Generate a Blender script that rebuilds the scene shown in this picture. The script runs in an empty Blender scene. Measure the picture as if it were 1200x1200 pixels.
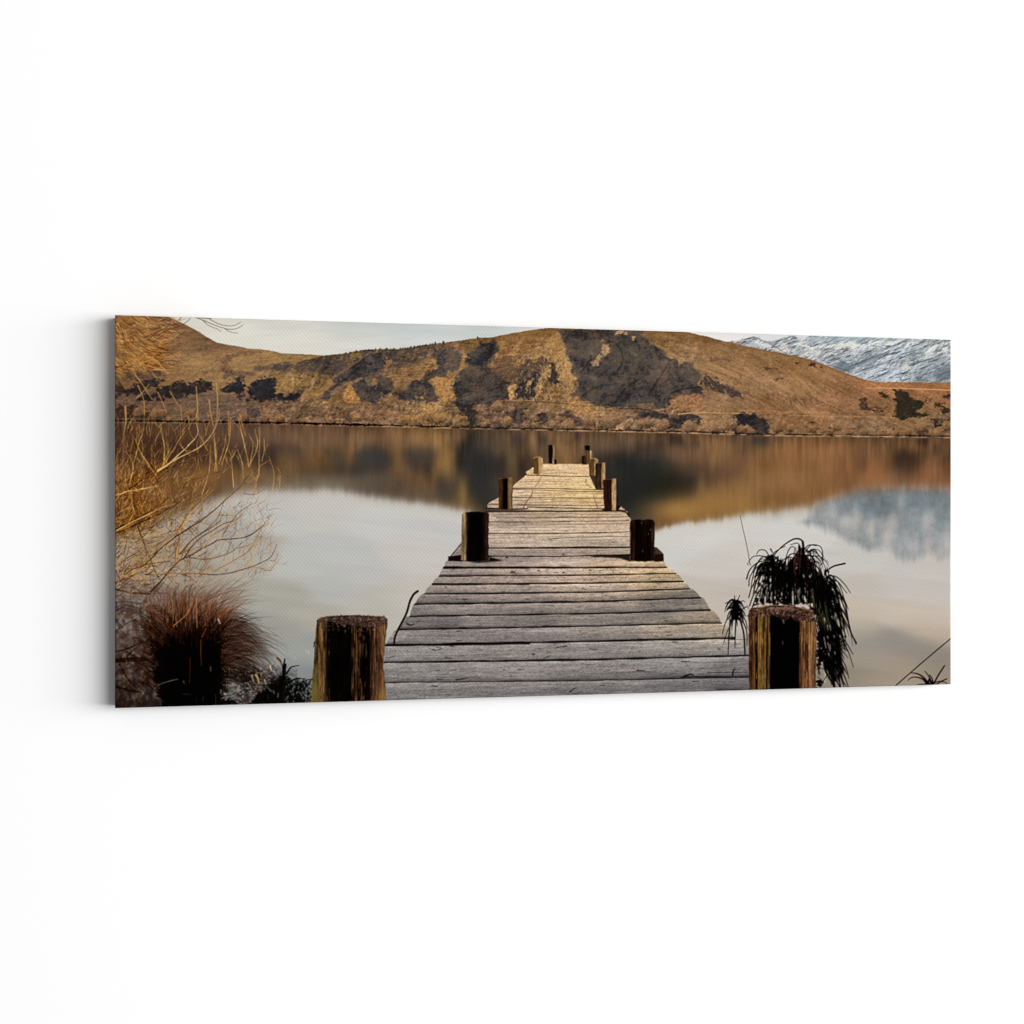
import bpy, math
import numpy as np

# ================================================================ camera, light, exposure
sc = bpy.context.scene
PW, PH, PT = 1.20, 0.51, 0.031          # print: width, height, depth of the stretcher (metres)
GAP = 0.002                             # felt-pad gap behind it
CAM_D, YAW, FPX, HZ = 2.124, math.radians(14.02), 1863.0, 603.6
ZTOP, ZBOT = 0.2595, -0.2505
YF = -(PT+GAP)                          # plane of the printed face; the wall is the plane y = 0
cam = bpy.data.objects.new('camera', bpy.data.cameras.new('camera'))
sc.collection.objects.link(cam); sc.camera = cam
cam.location = (0.0, YF-CAM_D, 0.0)
cam.rotation_euler = (math.pi/2, 0, -YAW)
cam.data.sensor_width = 36; cam.data.lens = FPX/1200*36
cam.data.shift_y = 3.6/1200; cam.data.clip_start = .05; cam.data.clip_end = 60
world = bpy.data.worlds.new('World'); sc.world = world; world.use_nodes = True
bg = world.node_tree.nodes['Background']; bg.inputs[0].default_value = (1, 1, 1, 1); bg.inputs[1].default_value = 0.29
def area(name, loc, aim, size, power, col=(1, 1, 1)):
    l = bpy.data.lights.new(name, 'AREA'); l.shape = 'RECTANGLE'; l.size, l.size_y = size; l.energy = power; l.color = col
    o = bpy.data.objects.new(name, l); sc.collection.objects.link(o); o.location = loc
    d = np.array(aim, float)-np.array(loc, float)
    from mathutils import Vector
    o.rotation_euler = Vector(d).to_track_quat('-Z', 'Y').to_euler()
    return o
area('softbox', (10.5, -9.5, 0.8), (0.4, 0, 0), (20.0, 6.0), 3420)
sc.render.engine = 'CYCLES'
vs = sc.view_settings
vs.view_transform = 'Standard'; vs.look = 'None'; vs.exposure = 0; vs.gamma = 1; vs.use_curve_mapping = False

# ================================================================ wall
def nodes(name):
    m = bpy.data.materials.new(name); m.use_nodes = True
    return m, m.node_tree.nodes, m.node_tree.links, m.node_tree.nodes['Principled BSDF']
def mesh_obj(name, verts, faces, mat, parent=None, smooth=False):
    me = bpy.data.meshes.new(name); me.from_pydata(verts, [], faces); me.update()
    if smooth: me.polygons.foreach_set('use_smooth', [True]*len(me.polygons))
    o = bpy.data.objects.new(name, me); sc.collection.objects.link(o); me.materials.append(mat)
    if parent: o.parent = parent
    return o
wm, N, L, P = nodes('white_wall_paint')
P.inputs['Base Color'].default_value = (.86, .86, .86, 1); P.inputs['Roughness'].default_value = .9
P.inputs['Specular IOR Level'].default_value = .1
tn = N.new('ShaderNodeTexNoise'); tn.inputs['Scale'].default_value = 260; tn.inputs['Detail'].default_value = 4
bp = N.new('ShaderNodeBump'); bp.inputs['Strength'].default_value = .04; bp.inputs['Distance'].default_value = .001
tc = N.new('ShaderNodeTexCoord'); L.new(tc.outputs['Object'], tn.inputs['Vector']); L.new(tn.outputs[0], bp.inputs['Height']); L.new(bp.outputs[0], P.inputs['Normal'])
W_ = 6.0
wall = mesh_obj('wall', [(-W_, 0, -W_), (W_+2, 0, -W_), (W_+2, 0, W_), (-W_, 0, W_), (-W_, .12, -W_), (W_+2, .12, -W_), (W_+2, .12, W_), (-W_, .12, W_)],
                [(0, 1, 2, 3), (7, 6, 5, 4), (0, 4, 5, 1), (1, 5, 6, 2), (2, 6, 7, 3), (3, 7, 4, 0)], wm)
wall['kind'] = 'structure'

# ---------------------------------------------------------------- the printed picture
# The print is a picture on cloth.  It is worked out here as ink colours (sRGB 0..255)
# on a raster and later carried by the vertices of the canvas cloth.
S = 1.6
OX, OY, RW, RH = 128.0, 360.0, 994, 478
NW, NH = int(RW*S), int(RH*S)
YY, XX = np.mgrid[0:NH, 0:NW].astype(np.float32)
XX = OX + (XX+.5)/S; YY = OY + (YY+.5)/S
IMG = np.zeros((NH, NW, 3), np.float32)
LAB = np.zeros((NH, NW), np.uint8)
rng = np.random.default_rng(7)
TAB = np.random.default_rng(3).random((256, 256)).astype(np.float32)

def vnoise(u, v, seed):
    u = u + seed*17.13; v = v + seed*41.7
    iu = np.floor(u); iv = np.floor(v)
    fu = u-iu; fv = v-iv
    fu = fu*fu*(3-2*fu); fv = fv*fv*(3-2*fv)
    iu = iu.astype(np.int32) & 255; iv = iv.astype(np.int32) & 255
    ju = (iu+1) & 255; jv = (iv+1) & 255
    return ((TAB[iv, iu]*(1-fu)+TAB[iv, ju]*fu)*(1-fv) + (TAB[jv, iu]*(1-fu)+TAB[jv, ju]*fu)*fv)*2-1

def fbm(x, y, sx, sy, seed=0, octv=4, ang=0.0, gain=.55):
    if ang:
        c, s = np.cos(ang), np.sin(ang)
        x, y = x*c+y*s, -x*s+y*c
    r = 0; a = 1; t = 0
    for o in range(octv):
        r = r + a*vnoise(x/sx*2**o, y/sy*2**o, seed+o*3.7); t += a; a *= gain
    return r/t*1.7

def relief(x, y, sx, sy, seed, octv=4, ang=0.0, d=1.0):
    return fbm(x+d, y+d*.6, sx, sy, seed, octv, ang)-fbm(x-d, y-d*.6, sx, sy, seed, octv, ang)

def win(x0, y0, x1, y1, pad=3):
    a = max(0, int((x0-pad-OX)*S)); b = min(NW, int((x1+pad-OX)*S)+1)
    c = max(0, int((y0-pad-OY)*S)); d = min(NH, int((y1+pad-OY)*S)+1)
    if b <= a or d <= c: return None
    return (slice(c, d), slice(a, b))

def field(pts, sig, x, y):
    """smooth colour field through control points (x, y, r, g, b)"""
    p = np.array(pts, np.float32)
    st = 8
    gx = x[::st, ::st]; gy = y[::st, ::st]
    W = 0; A = 0
    for q in p:
        d2 = ((gx-q[0])/sig)**2 + ((gy-q[1])/(sig*.5))**2
        w = np.exp(-.5*d2)+1e-3/(1+d2)**2
        W = W+w; A = A+w[..., None]*q[2:5]
    A = A/W[..., None]
    h, w_ = x.shape
    iy = np.clip(np.arange(h)/st, 0, A.shape[0]-1.001); ix = np.clip(np.arange(w_)/st, 0, A.shape[1]-1.001)
    if A.shape[0] < 2 or A.shape[1] < 2: return np.broadcast_to(A.mean((0, 1)), x.shape+(3,)).copy()
    y0 = iy.astype(int); x0 = ix.astype(int); fy = (iy-y0)[:, None, None]; fx = (ix-x0)[None, :, None]
    return ((A[y0][:, x0]*(1-fx)+A[y0][:, x0+1]*fx)*(1-fy) + (A[y0+1][:, x0]*(1-fx)+A[y0+1][:, x0+1]*fx)*fy).astype(np.float32)

def blur1(a, r, axis):
    if r < .3: return a
    n = int(np.ceil(r*2.5)); k = np.exp(-.5*(np.arange(-n, n+1)/r)**2); k /= k.sum()
    pad = [(0, 0)]*a.ndim; pad[axis] = (n, n)
    b = np.pad(a, pad, mode='edge'); out = np.zeros_like(a); L = a.shape[axis]
    for i, w in enumerate(k):
        sl = [slice(None)]*a.ndim; sl[axis] = slice(i, i+L); out += w*b[tuple(sl)]
    return out
def blur(a, rx, ry): return blur1(blur1(a, rx*S, 1), ry*S, 0)

def sdf(pts, x, y):
    P = np.array(pts, np.float32); n = len(P)
    d = np.full(x.shape, 1e9, np.float32); ins = np.zeros(x.shape, bool)
    for i in range(n):
        a = P[i]; b = P[(i+1) % n]; e = b-a
        L = e@e+1e-9
        t = np.clip(((x-a[0])*e[0]+(y-a[1])*e[1])/L, 0, 1)
        dd = (x-a[0]-t*e[0])**2+(y-a[1]-t*e[1])**2
        np.minimum(d, dd, out=d)
        if a[1] != b[1]:
            c = ((a[1] > y) != (b[1] > y)) & (x < (b[0]-a[0])*(y-a[1])/(b[1]-a[1])+a[0])
            ins ^= c
    return np.where(ins, -1, 1)*np.sqrt(d)

def comp(w, m, col, lab=None, amp=0, tex=None):
    c = np.asarray(col, np.float32)
    if tex is not None: c = c*(1+amp*tex[..., None])
    IMG[w] = IMG[w]*(1-m[..., None])+m[..., None]*c
    if lab is not None: LAB[w][m > .5] = lab

def poly(pts, col, soft=.6, rough=0, rs=4, seed=1, amp=0, ts=(4, 2), alpha=1, lab=None, rel=0, ang=0):
    P = np.array(pts)
    w = win(P[:, 0].min()-rough*2, P[:, 1].min()-rough*2, P[:, 0].max()+rough*2, P[:, 1].max()+rough*2, 3+soft*2)
    if w is None: return
    x, y = XX[w], YY[w]
    d = sdf(pts, x, y)
    if rough: d = d+rough*(1.1*fbm(x, y, rs*2, rs*2, seed, 4)+.75*fbm(x, y, 2.2, 1.6, seed+2, 3))
    m = np.clip(.5-d/(2*soft), 0, 1); m = m*m*(3-2*m)*alpha
    c = col(x, y) if callable(col) else np.asarray(col, np.float32)
    t = 0
    if amp: t = t+amp*fbm(x, y, ts[0], ts[1], seed+5, 4, ang)
    if rel: t = t+rel*relief(x, y, ts[0]*1.5, ts[1]*1.5, seed+9, 4, ang)
    if amp or rel: c = c*(1+t[..., None])
    IMG[w] = IMG[w]*(1-m[..., None])+m[..., None]*c
    if lab is not None: LAB[w][m > .5] = lab

def shade(pts, col, sw=6.0, seed=1, alpha=1, lo=.34, k=.42):
    P = np.array(pts)
    w = win(P[:, 0].min(), P[:, 1].min(), P[:, 0].max(), P[:, 1].max(), sw)
    if w is None: return
    x, y = XX[w], YY[w]
    dk_ = callable(col) or sum(col) < 330
    q = 1.5 if (callable(col) and sw < 8) else 1.0
    t = .5-sdf(pts, x, y)/(sw*q)+k*(.8 if q > 1 else 1.1)*fbm(x, y, 3.2, 2.2, seed, 4, .3)+.5*fbm(x, y, 9, 5, seed+3, 3)
    m = np.clip((t-lo+.1)/.62, 0, 1); m = m*m*(3-2*m)*alpha
    if q > 1: m = m*np.clip(.9+.22*fbm(x, y, 13, 8, seed+4, 3, .5), .5, 1)
    c = col(x, y) if callable(col) else np.asarray(col, np.float32)*(1+.2*fbm(x, y, 2.4, 1.6, seed+8, 4)+.1*relief(x, y, 2.4, 1.8, seed+6, 3))[..., None]
    if dk_ and sw < 8:
        und = IMG[w]*np.array([.46, .48, .58])
        c = c*.78+und*.34
    IMG[w] = IMG[w]*(1-m[..., None])+m[..., None]*c

def smooth(pts, n=6):
    P = np.array(pts, float)
    if len(P) < 3: return P
    Q = np.vstack([2*P[0]-P[1], P, 2*P[-1]-P[-2]]); out = []
    for i in range(1, len(Q)-2):
        for t in np.arange(n)/n:
            out.append(.5*((2*Q[i])+(-Q[i-1]+Q[i+1])*t+(2*Q[i-1]-5*Q[i]+4*Q[i+1]-Q[i+2])*t*t+(-Q[i-1]+3*Q[i]-3*Q[i+1]+Q[i+2])*t**3))
    out.append(P[-1]); return np.array(out)

MASKS = {}
def stroke(pts, w0, w1, col, alpha=1, soft=.45, n=4, lab=None, col2=None):
    """a tapered pen line"""
    P = smooth(pts, n).astype(np.float32)
    if np.ndim(w0): WV = np.interp(np.linspace(0, 1, len(P)), np.linspace(0, 1, len(w0)), w0)*.82
    else: WV = np.linspace(w0, w1, len(P))*.82
    mw = WV.max()/2+soft+.8
    w = win(P[:, 0].min(), P[:, 1].min(), P[:, 0].max(), P[:, 1].max(), mw)
    if w is None: return
    x, y = XX[w], YY[w]
    m = np.zeros(x.shape, np.float32); N = len(P)-1
    for i in range(N):
        a = P[i]; b = P[i+1]; e = b-a; L = float(e@e)+1e-9
        lo = np.minimum(a, b)-mw; hi = np.maximum(a, b)+mw
        c0 = max(0, int((lo[0]-x[0, 0])*S)); c1 = int((hi[0]-x[0, 0])*S)+2
        r0 = max(0, int((lo[1]-y[0, 0])*S)); r1 = int((hi[1]-y[0, 0])*S)+2
        if c1 <= c0 or r1 <= r0: continue
        xs = x[r0:r1, c0:c1]; ys = y[r0:r1, c0:c1]
        if xs.size == 0: continue
        t = np.clip(((xs-a[0])*e[0]+(ys-a[1])*e[1])/L, 0, 1)
        d = np.sqrt((xs-a[0]-t*e[0])**2+(ys-a[1]-t*e[1])**2)
        wd = (WV[i]+(WV[i+1]-WV[i])*t)/2
        c = np.clip((wd+soft-d)/(2*soft), 0, 1)*np.clip(wd*2/.5, .25, 1)
        np.maximum(m[r0:r1, c0:c1], c, out=m[r0:r1, c0:c1])
    m = m*alpha
    c = np.asarray(col, np.float32)
    IMG[w] = IMG[w]*(1-m[..., None])+m[..., None]*c
    if lab is not None:
        M = MASKS.setdefault(lab, np.zeros((NH, NW), np.float32))
        np.maximum(M[w], m, out=M[w])

def Z(ox, oy, s):
    return lambda pts: [(ox+x*s, oy+y*s) for x, y in pts]
z1 = Z(130, 360, 1/6); z2 = Z(320, 370, 1/6); z3 = Z(500, 370, 1/6); z4 = Z(680, 370, 1/6); z5 = Z(860, 380, .2167)
za = Z(130, 480, 1/6); zb = Z(130, 610, 1/6); zc = Z(130, 700, 1/6); zw = Z(300, 480, .2167)
zj = Z(560, 500, 1/6); zm = Z(540, 500, .2167); zl = Z(440, 620, .2167); zr = Z(660, 620, .2167)
zp = Z(820, 620, 1/6); zq = Z(300, 640, .2167); zh = Z(780, 490, .2833); zt = Z(1060, 740, .1)
SKY, MTN, HILL, LAKE, JETTY, POST, WILLOW, TUFT, PALM, STICK, LINE, SEEDL, TWIG = 1, 2, 3, 4, 5, 6, 7, 8, 9, 10, 11, 12, 13
POSTIDS = []

# ---- sky
IMG[:] = field([(200, 372, 226, 221, 208), (260, 390, 226, 222, 209), (330, 378, 217, 217, 208), (340, 405, 226, 221, 210), (430, 380, 200, 206, 203),
                (420, 400, 222, 219, 210), (500, 384, 186, 196, 197), (500, 398, 220, 219, 214), (570, 385, 190, 199, 199), (560, 392, 208, 211, 208),
                (620, 384, 222, 220, 214), (820, 389, 232, 229, 226), (850, 396, 236, 232, 228), (900, 391, 226, 224, 222), (940, 392, 215, 217, 218),
                (640, 430, 220, 216, 206), (1000, 392, 215, 217, 218), (1080, 395, 215, 217, 218)], 26, XX, YY)
w = win(128, 360, 960, 420)
IMG[w] += (5*fbm(XX[w], YY[w], 60, 8, 3, 3, -.03))[..., None]*np.array([1, 1, .9])
LAB[:] = SKY

# ---- snowy mountain range
mt = z5([(-20, 92), (0, 90), (30, 86), (60, 80), (85, 76), (110, 66), (130, 76), (160, 84), (185, 90), (210, 88), (250, 79), (285, 68), (320, 60), (345, 75), (380, 72), (420, 60), (470, 40), (1250, 40), (1250, 340), (300, 340), (-20, 110)])
def mcol(x, y):
    b = field([(880, 398, 150, 155, 162), (930, 400, 150, 158, 165), (970, 405, 160, 172, 178), (1010, 405, 158, 172, 180), (1060, 402, 150, 165, 172), (1110, 405, 138, 150, 156),
               (960, 425, 150, 158, 166), (1000, 430, 135, 146, 155), (1040, 430, 158, 172, 180), (1080, 430, 146, 160, 169), (1110, 440, 112, 124, 134), (1020, 440, 160, 173, 184)], 18, x, y)
    n = fbm(x, y, 16, 3, 21, 5, -.42); n2 = relief(x, y, 4, 1.8, 31, 4, -.42, .6)
    b = (b*.55+b.mean(-1, keepdims=True)*.45+6)*(1+.14*n+.12*n2+.13*fbm(x, y, 1.6, 1.0, 34, 3))[..., None]
    b = b*1.06
    sn = np.clip(fbm(x, y, 12, 3.6, 44, 4, -.42)*2.8-.35+1.2*n2, 0, 1)
    sn = sn*np.exp(-((y-402-(x-900)*.02)/16)**2)
    b = b*(1-.75*sn[..., None])+.75*sn[..., None]*np.array([240, 236, 230])
    dk = np.clip(fbm(x, y, 11, 1.9, 54, 4, -.38)*2.6-.75, 0, 1)
    return b*(1-.45*dk[..., None])
poly(mt, mcol, .5, .8, 3, 4, lab=MTN)
for c, r, k in [(z5([(530, 130), (560, 115), (590, 92), (640, 95), (705, 112), (690, 130), (640, 135), (600, 128), (560, 140)]), 1.6, .75), (z5([(740, 95), (790, 78), (830, 82), (780, 100), (745, 108)]), 1.2, .7),
             (z5([(870, 92), (915, 75), (925, 84), (880, 108)]), 1.0, .7), (z5([(1030, 150), (1060, 125), (1095, 105), (1110, 118), (1090, 140), (1060, 165), (1040, 165)]), 1.2, .6),
             (z5([(898, 232), (920, 218), (945, 222), (940, 245), (910, 252)]), 1.5, .6), (z5([(310, 150), (380, 125), (430, 120), (470, 150), (450, 185), (390, 175), (340, 165)]), 1.8, .55),
             (z5([(210, 140), (260, 105), (290, 115), (280, 150), (240, 155)]), 1.6, .6), (z5([(120, 90), (150, 95), (180, 105), (210, 130), (150, 118), (110, 108)]), 1.2, .7)]:
    poly(c, (232, 228, 218), 1.0, r, 3, 8, alpha=k, amp=.08)
for c, k in [(z5([(640, 225), (700, 190), (770, 160), (840, 148), (800, 185), (730, 205), (650, 250)]), .5), (z5([(520, 215), (600, 205), (660, 235), (600, 262), (550, 240)]), .55), (z5([(60, 82), (110, 68), (140, 82), (100, 92), (50, 92)]), .55),
             (z5([(1080, 270), (1130, 240), (1180, 225), (1180, 300), (1100, 300)]), .5), (z5([(290, 72), (325, 60), (340, 80), (300, 84)]), .55), (z5([(900, 170), (960, 150), (1010, 150), (960, 180)]), .4), (z5([(380, 95), (430, 90), (470, 110), (420, 115)]), .3)]:
    poly(c, (92, 104, 112), .9, 1.6, 3, 14, alpha=k, amp=.15)
poly(z5([(395, 88), (420, 66), (700, 68), (920, 82), (1180, 88), (1180, 96), (900, 92), (600, 84), (430, 100)]), (150, 165, 172), 1.2, .8, 5, 3, alpha=.6)

mrg = np.random.default_rng(31)
for k in range(260):      # rock bands and gullies on the snow
    a = mrg.uniform(870, 1120); b = mrg.uniform(394, 446); L = mrg.uniform(2, 11); an = -.42+mrg.normal()*.22
    c, al = (((84, 96, 104), mrg.uniform(.3, .75)) if mrg.random() < .55 else ((226, 228, 228), mrg.uniform(.25, .7)))
    if b > 425 and c[0] > 200: al *= .5
    stroke([(a, b), (a+L*.5*np.cos(an), b+L*.5*np.sin(an)+mrg.normal()*.6), (a+L*np.cos(an), b+L*np.sin(an))], [.5, mrg.uniform(.9, 2.0), .4], .4, c, al, n=2)
for p, w0 in [([(640, 232), (700, 200), (770, 170), (845, 150)], 3.0), ([(660, 262), (730, 238), (800, 215), (870, 200)], 2.2), ([(520, 222), (580, 240), (640, 262)], 3.0), ([(570, 195), (620, 215), (660, 200)], 2.4), ([(900, 165), (960, 148), (1020, 135)], 2.0), ([(1100, 290), (1140, 262), (1182, 240)], 3.0), ([(480, 195), (520, 210)], 2.0), ([(60, 80), (110, 70), (150, 86)], 1.6), ([(260, 84), (320, 66), (350, 84)], 1.6), ([(200, 110), (240, 130), (280, 160)], 1.4), ([(1000, 205), (1060, 190), (1110, 170)], 1.6), ([(740, 300), (800, 275), (860, 262)], 2.0)]:
    stroke(z5(p), [w0*.4, w0, w0*.7, .5], 1, (88, 100, 108), .7, soft=.7)
for p, w0 in [([(640, 280), (700, 262), (780, 240)], 1.6), ([(860, 100), (890, 92), (925, 76)], 1.6), ([(1030, 160), (1070, 130), (1105, 108)], 2.2), ([(30, 92), (90, 84), (130, 96)], 1.4), ([(330, 110), (400, 120), (460, 160)], 2.4), ([(290, 100), (330, 84), (380, 90)], 1.4)]:
    stroke(z5(p), [w0*.4, w0, w0*.7, .5], 1, (238, 234, 226), .75, soft=.6)
# ---- hillsides
def earth(b):
    o = b*np.array([.97, 1.0, 1.0])*.96+np.array([1, 1, 0]); o[..., 0] -= 4*np.clip((b[..., 0]-125)/40, 0, 1); o[..., 2] += 7*np.clip((b[..., 0]-125)/40, 0, 1); return o
far = z1([(-30, -40), (250, 25), (390, 58), (450, 88), (520, 120), (600, 163), (680, 213), (745, 248), (860, 270), (970, 290), (1100, 300), (1170, 316)]) + z2([(60, 263), (200, 270), (370, 279), (520, 330)]) + [(420, 520), (100, 520)]
def fcol(x, y):
    b = field([(150, 380, 150, 104, 58), (180, 400, 150, 103, 60), (205, 383, 140, 98, 66), (225, 395, 132, 95, 66), (235, 405, 122, 88, 66), (215, 403, 128, 90, 66), (205, 398, 165, 120, 78),
               (160, 425, 168, 120, 66), (225, 418, 176, 130, 80), (260, 420, 170, 126, 80), (250, 408, 132, 95, 68), (290, 412, 150, 110, 74), (300, 420, 160, 118, 74), (285, 430, 164, 122, 76), (340, 420, 158, 118, 72), (230, 435, 158, 116, 74),
               (260, 442, 160, 118, 74), (200, 440, 150, 108, 68), (300, 442, 150, 110, 76), (350, 440, 165, 122, 72), (330, 455, 140, 102, 68), (160, 470, 115, 84, 66), (240, 475, 118, 90, 74), (300, 480, 122, 92, 76), (370, 478, 124, 92, 70), (200, 487, 118, 88, 66),
               (170, 440, 128, 92, 66)], 14, x, y)
    return earth(b)*(1+.09*fbm(x, y, 12, 3, 2, 4, -.1)+.05*relief(x, y, 4, 2.4, 9, 4)+.085*fbm(x, y, 1.9, 1.2, 7, 3))[..., None]
poly(far, fcol, .5, .25, 3, 2, lab=HILL)
main = z2([(150, 335), (260, 305), (370, 279), (440, 270), (520, 262), (640, 240), (760, 236), (880, 234), (960, 222), (1080, 203), (1140, 197)]) + z3([(50, 200), (110, 192), (180, 182), (330, 160), (480, 147), (600, 123), (720, 102), (860, 86), (1000, 86)]) + \
    z4([(0, 93), (240, 98), (480, 103), (690, 107), (760, 118), (900, 148), (1020, 181), (1080, 190)]) + z5([(60, 119), (120, 130), (250, 155), (380, 182), (440, 198), (470, 211), (600, 262), (700, 297), (770, 312), (1000, 314), (1220, 315)]) + [(1130, 530), (330, 530), (300, 470), (320, 430)]
def hcol(x, y):
    b = field([(340, 430, 118, 90, 66), (370, 425, 100, 80, 66), (400, 428, 92, 74, 64), (350, 445, 165, 122, 72), (375, 455, 158, 116, 70), (420, 418, 160, 118, 72), (450, 425, 95, 76, 68), (480, 418, 105, 82, 66), (500, 415, 120, 90, 66),
               (470, 440, 140, 100, 66), (505, 425, 165, 120, 75), (450, 455, 130, 96, 66), (490, 440, 150, 106, 68), (405, 465, 158, 114, 68), (515, 455, 165, 120, 72), (540, 420, 160, 116, 72), (530, 405, 118, 86, 62), (570, 400, 148, 108, 62), (600, 405, 145, 100, 60),
               (620, 395, 138, 96, 56), (645, 390, 140, 98, 56), (600, 425, 150, 105, 66), (640, 415, 168, 122, 72), (650, 440, 168, 124, 76), (660, 430, 180, 136, 84), (590, 440, 118, 86, 60), (620, 440, 115, 88, 66), (630, 465, 158, 115, 74),
               (660, 465, 150, 108, 66), (680, 478, 158, 112, 68), (350, 478, 130, 96, 72), (400, 480, 138, 100, 74), (450, 478, 136, 98, 70), (480, 485, 140, 104, 74), (500, 488, 170, 128, 74), (420, 490, 140, 104, 76), (540, 485, 128, 96, 70),
               (580, 478, 130, 96, 76), (600, 492, 112, 86, 72), (640, 485, 130, 98, 72), (700, 485, 160, 115, 75), (730, 492, 158, 115, 78), (780, 388, 140, 98, 56), (780, 400, 158, 112, 66), (800, 415, 168, 120, 76), (840, 410, 155, 108, 66), (820, 395, 142, 98, 55),
               (800, 425, 172, 124, 80), (850, 430, 162, 114, 70), (850, 450, 165, 118, 74), (870, 420, 160, 112, 68), (820, 470, 152, 106, 72), (860, 472, 155, 110, 74), (840, 482, 165, 118, 72), (800, 480, 140, 104, 72), (900, 415, 155, 108, 62), (900, 430, 160, 112, 68),
               (930, 430, 155, 106, 62), (960, 435, 160, 110, 66), (900, 450, 172, 122, 78), (940, 455, 165, 115, 70), (980, 450, 156, 106, 64), (900, 475, 158, 108, 66), (950, 475, 165, 112, 70), (1000, 470, 150, 100, 64), (940, 490, 158, 108, 66), (1000, 490, 150, 104, 68),
               (1030, 450, 178, 114, 68), (1080, 450, 176, 112, 66), (1100, 465, 160, 104, 62), (1050, 485, 150, 105, 64), (1080, 490, 140, 102, 66), (1100, 500, 130, 95, 68), (1020, 500, 142, 104, 72), (920, 500, 140, 100, 66), (740, 480, 120, 90, 70)], 13, x, y)
    sl = .35*np.clip((x-760)/200, 0, 1)
    u = x+0; v = y-(x-780)*sl
    g = np.clip((850-x)/60, .35, 1)*np.clip((y-388)/14, .4, 1)
    rdg = 1-2*np.abs(fbm(x+.55*(y-440), y*.5, 17, 26, 113, 3))
    b = b*(1+.13*g*(rdg-.35)+.09*fbm(x, y, 26, 12, 117, 3, .4))[..., None]
    return earth(b)*(1+g*.12*fbm(x, y, 6, 3, 12, 4, .3)+g*.10*relief(x, y, 2.6, 1.8, 19, 3)+.08*fbm(u, v, 22, 2.2, 61, 3, .1)+.085*fbm(x, y, 1.8, 1.2, 17, 3))[..., None]
poly(main, hcol, .5, .3, 3, 3, lab=HILL)
# ridge-line shrubs
for k in range(46):
    x = 405+115*k/46+rng.normal()*1.2
    y = np.interp(x, [405, 427, 447, 467, 500, 520], [414, 410.5, 408.8, 409, 404, 401.8])
    r = rng.uniform(.6, 1.7)
    stroke([(x, y+.6), (x+rng.normal()*.5, y-r*.6)], r*1.6, r*.8, (74, 64, 52), .9)
stroke(z3([(60, 188), (60, 196)]), 2, 2, (60, 52, 44)); stroke(z3([(118, 184), (122, 190)]), 3, 2, (60, 52, 44)); stroke(z3([(358, 152), (360, 160)]), 2.4, 2, (60, 52, 44))
DK = (52, 52, 57)
def dark(x, y):
    n = fbm(x, y, 9, 6, 77, 5); m = fbm(x, y, 20, 12, 71, 3)
    b = np.array([68, 63, 62])*(1+.10*n+.09*relief(x, y, 2.4, 1.8, 79, 3)+.12*m+.10*fbm(x, y, 1.6, 1.2, 75, 3))[..., None]
    return b + np.clip(m, 0, 1)[..., None]*np.array([16, 9, 0])-np.clip(-m, 0, 1)[..., None]*np.array([10, 7, 2])
def ink(x, y):
    n = fbm(x, y, 6, 4, 78, 5)
    return np.array([42, 36, 39])*(1+.3*n+.18*fbm(x, y, 1.6, 1.1, 75, 2)+.1*relief(x, y, 4, 3, 79, 4))[..., None]
# far-left dark masses
for p in [[(190, 650), (260, 600), (400, 550), (480, 520), (540, 535), (640, 515), (720, 518), (700, 580), (620, 602), (500, 640), (280, 656)], [(100, 590), (130, 550), (230, 520), (370, 516), (300, 560), (200, 605), (110, 622)],
          [(770, 565), (850, 510), (930, 498), (955, 540), (935, 590), (965, 632), (900, 640), (850, 600), (790, 590)], [(955, 570), (1010, 522), (1080, 495), (1150, 505), (1158, 580), (1210, 620), (1210, 660), (1080, 665), (960, 645)]]:
    shade(z1(p), ink, 5.0, 20, 1)
shade(z1([(850, 520), (930, 505), (935, 560), (870, 590), (840, 560)]), (54, 58, 70), 5.0, 23, .6)
shade(z1([(1000, 540), (1100, 505), (1145, 520), (1140, 600), (1040, 640), (980, 600)]), (52, 56, 68), 5.0, 26, .6)
for p, c in [([(1005, 432), (1050, 408), (1190, 396), (1230, 390), (1230, 432), (1100, 450), (1020, 456)], (96, 78, 70)), ([(60, 486), (130, 455), (330, 448), (385, 478), (250, 512), (60, 520)], (78, 58, 52)), ([(580, 470), (700, 440), (790, 428), (830, 452), (700, 466)], (122, 88, 62)),
             ([(795, 470), (900, 452), (1010, 445), (990, 478), (890, 490), (780, 500)], (100, 78, 66)), ([(1045, 336), (1100, 330), (1095, 343), (1060, 345)], (95, 68, 50)), ([(630, 284), (665, 280), (660, 296), (635, 294)], (100, 70, 52)), ([(770, 440), (775, 390), (800, 345), (850, 322), (960, 314), (1040, 318), (960, 330), (860, 345), (826, 380), (830, 420), (860, 455), (800, 462)], (118, 84, 62)),
             ([(30, 540), (80, 520), (100, 600), (40, 640), (28, 640)], (60, 40, 32)), ([(30, 690), (120, 680), (260, 720), (300, 780), (30, 800)], (70, 48, 36))]:
    shade(z1(p), c, 5.0, 38, .75)
stroke(z1([(440, 300), (620, 305), (820, 318), (1000, 315)]), 1.2, .8, (115, 80, 60), .6)
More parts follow.
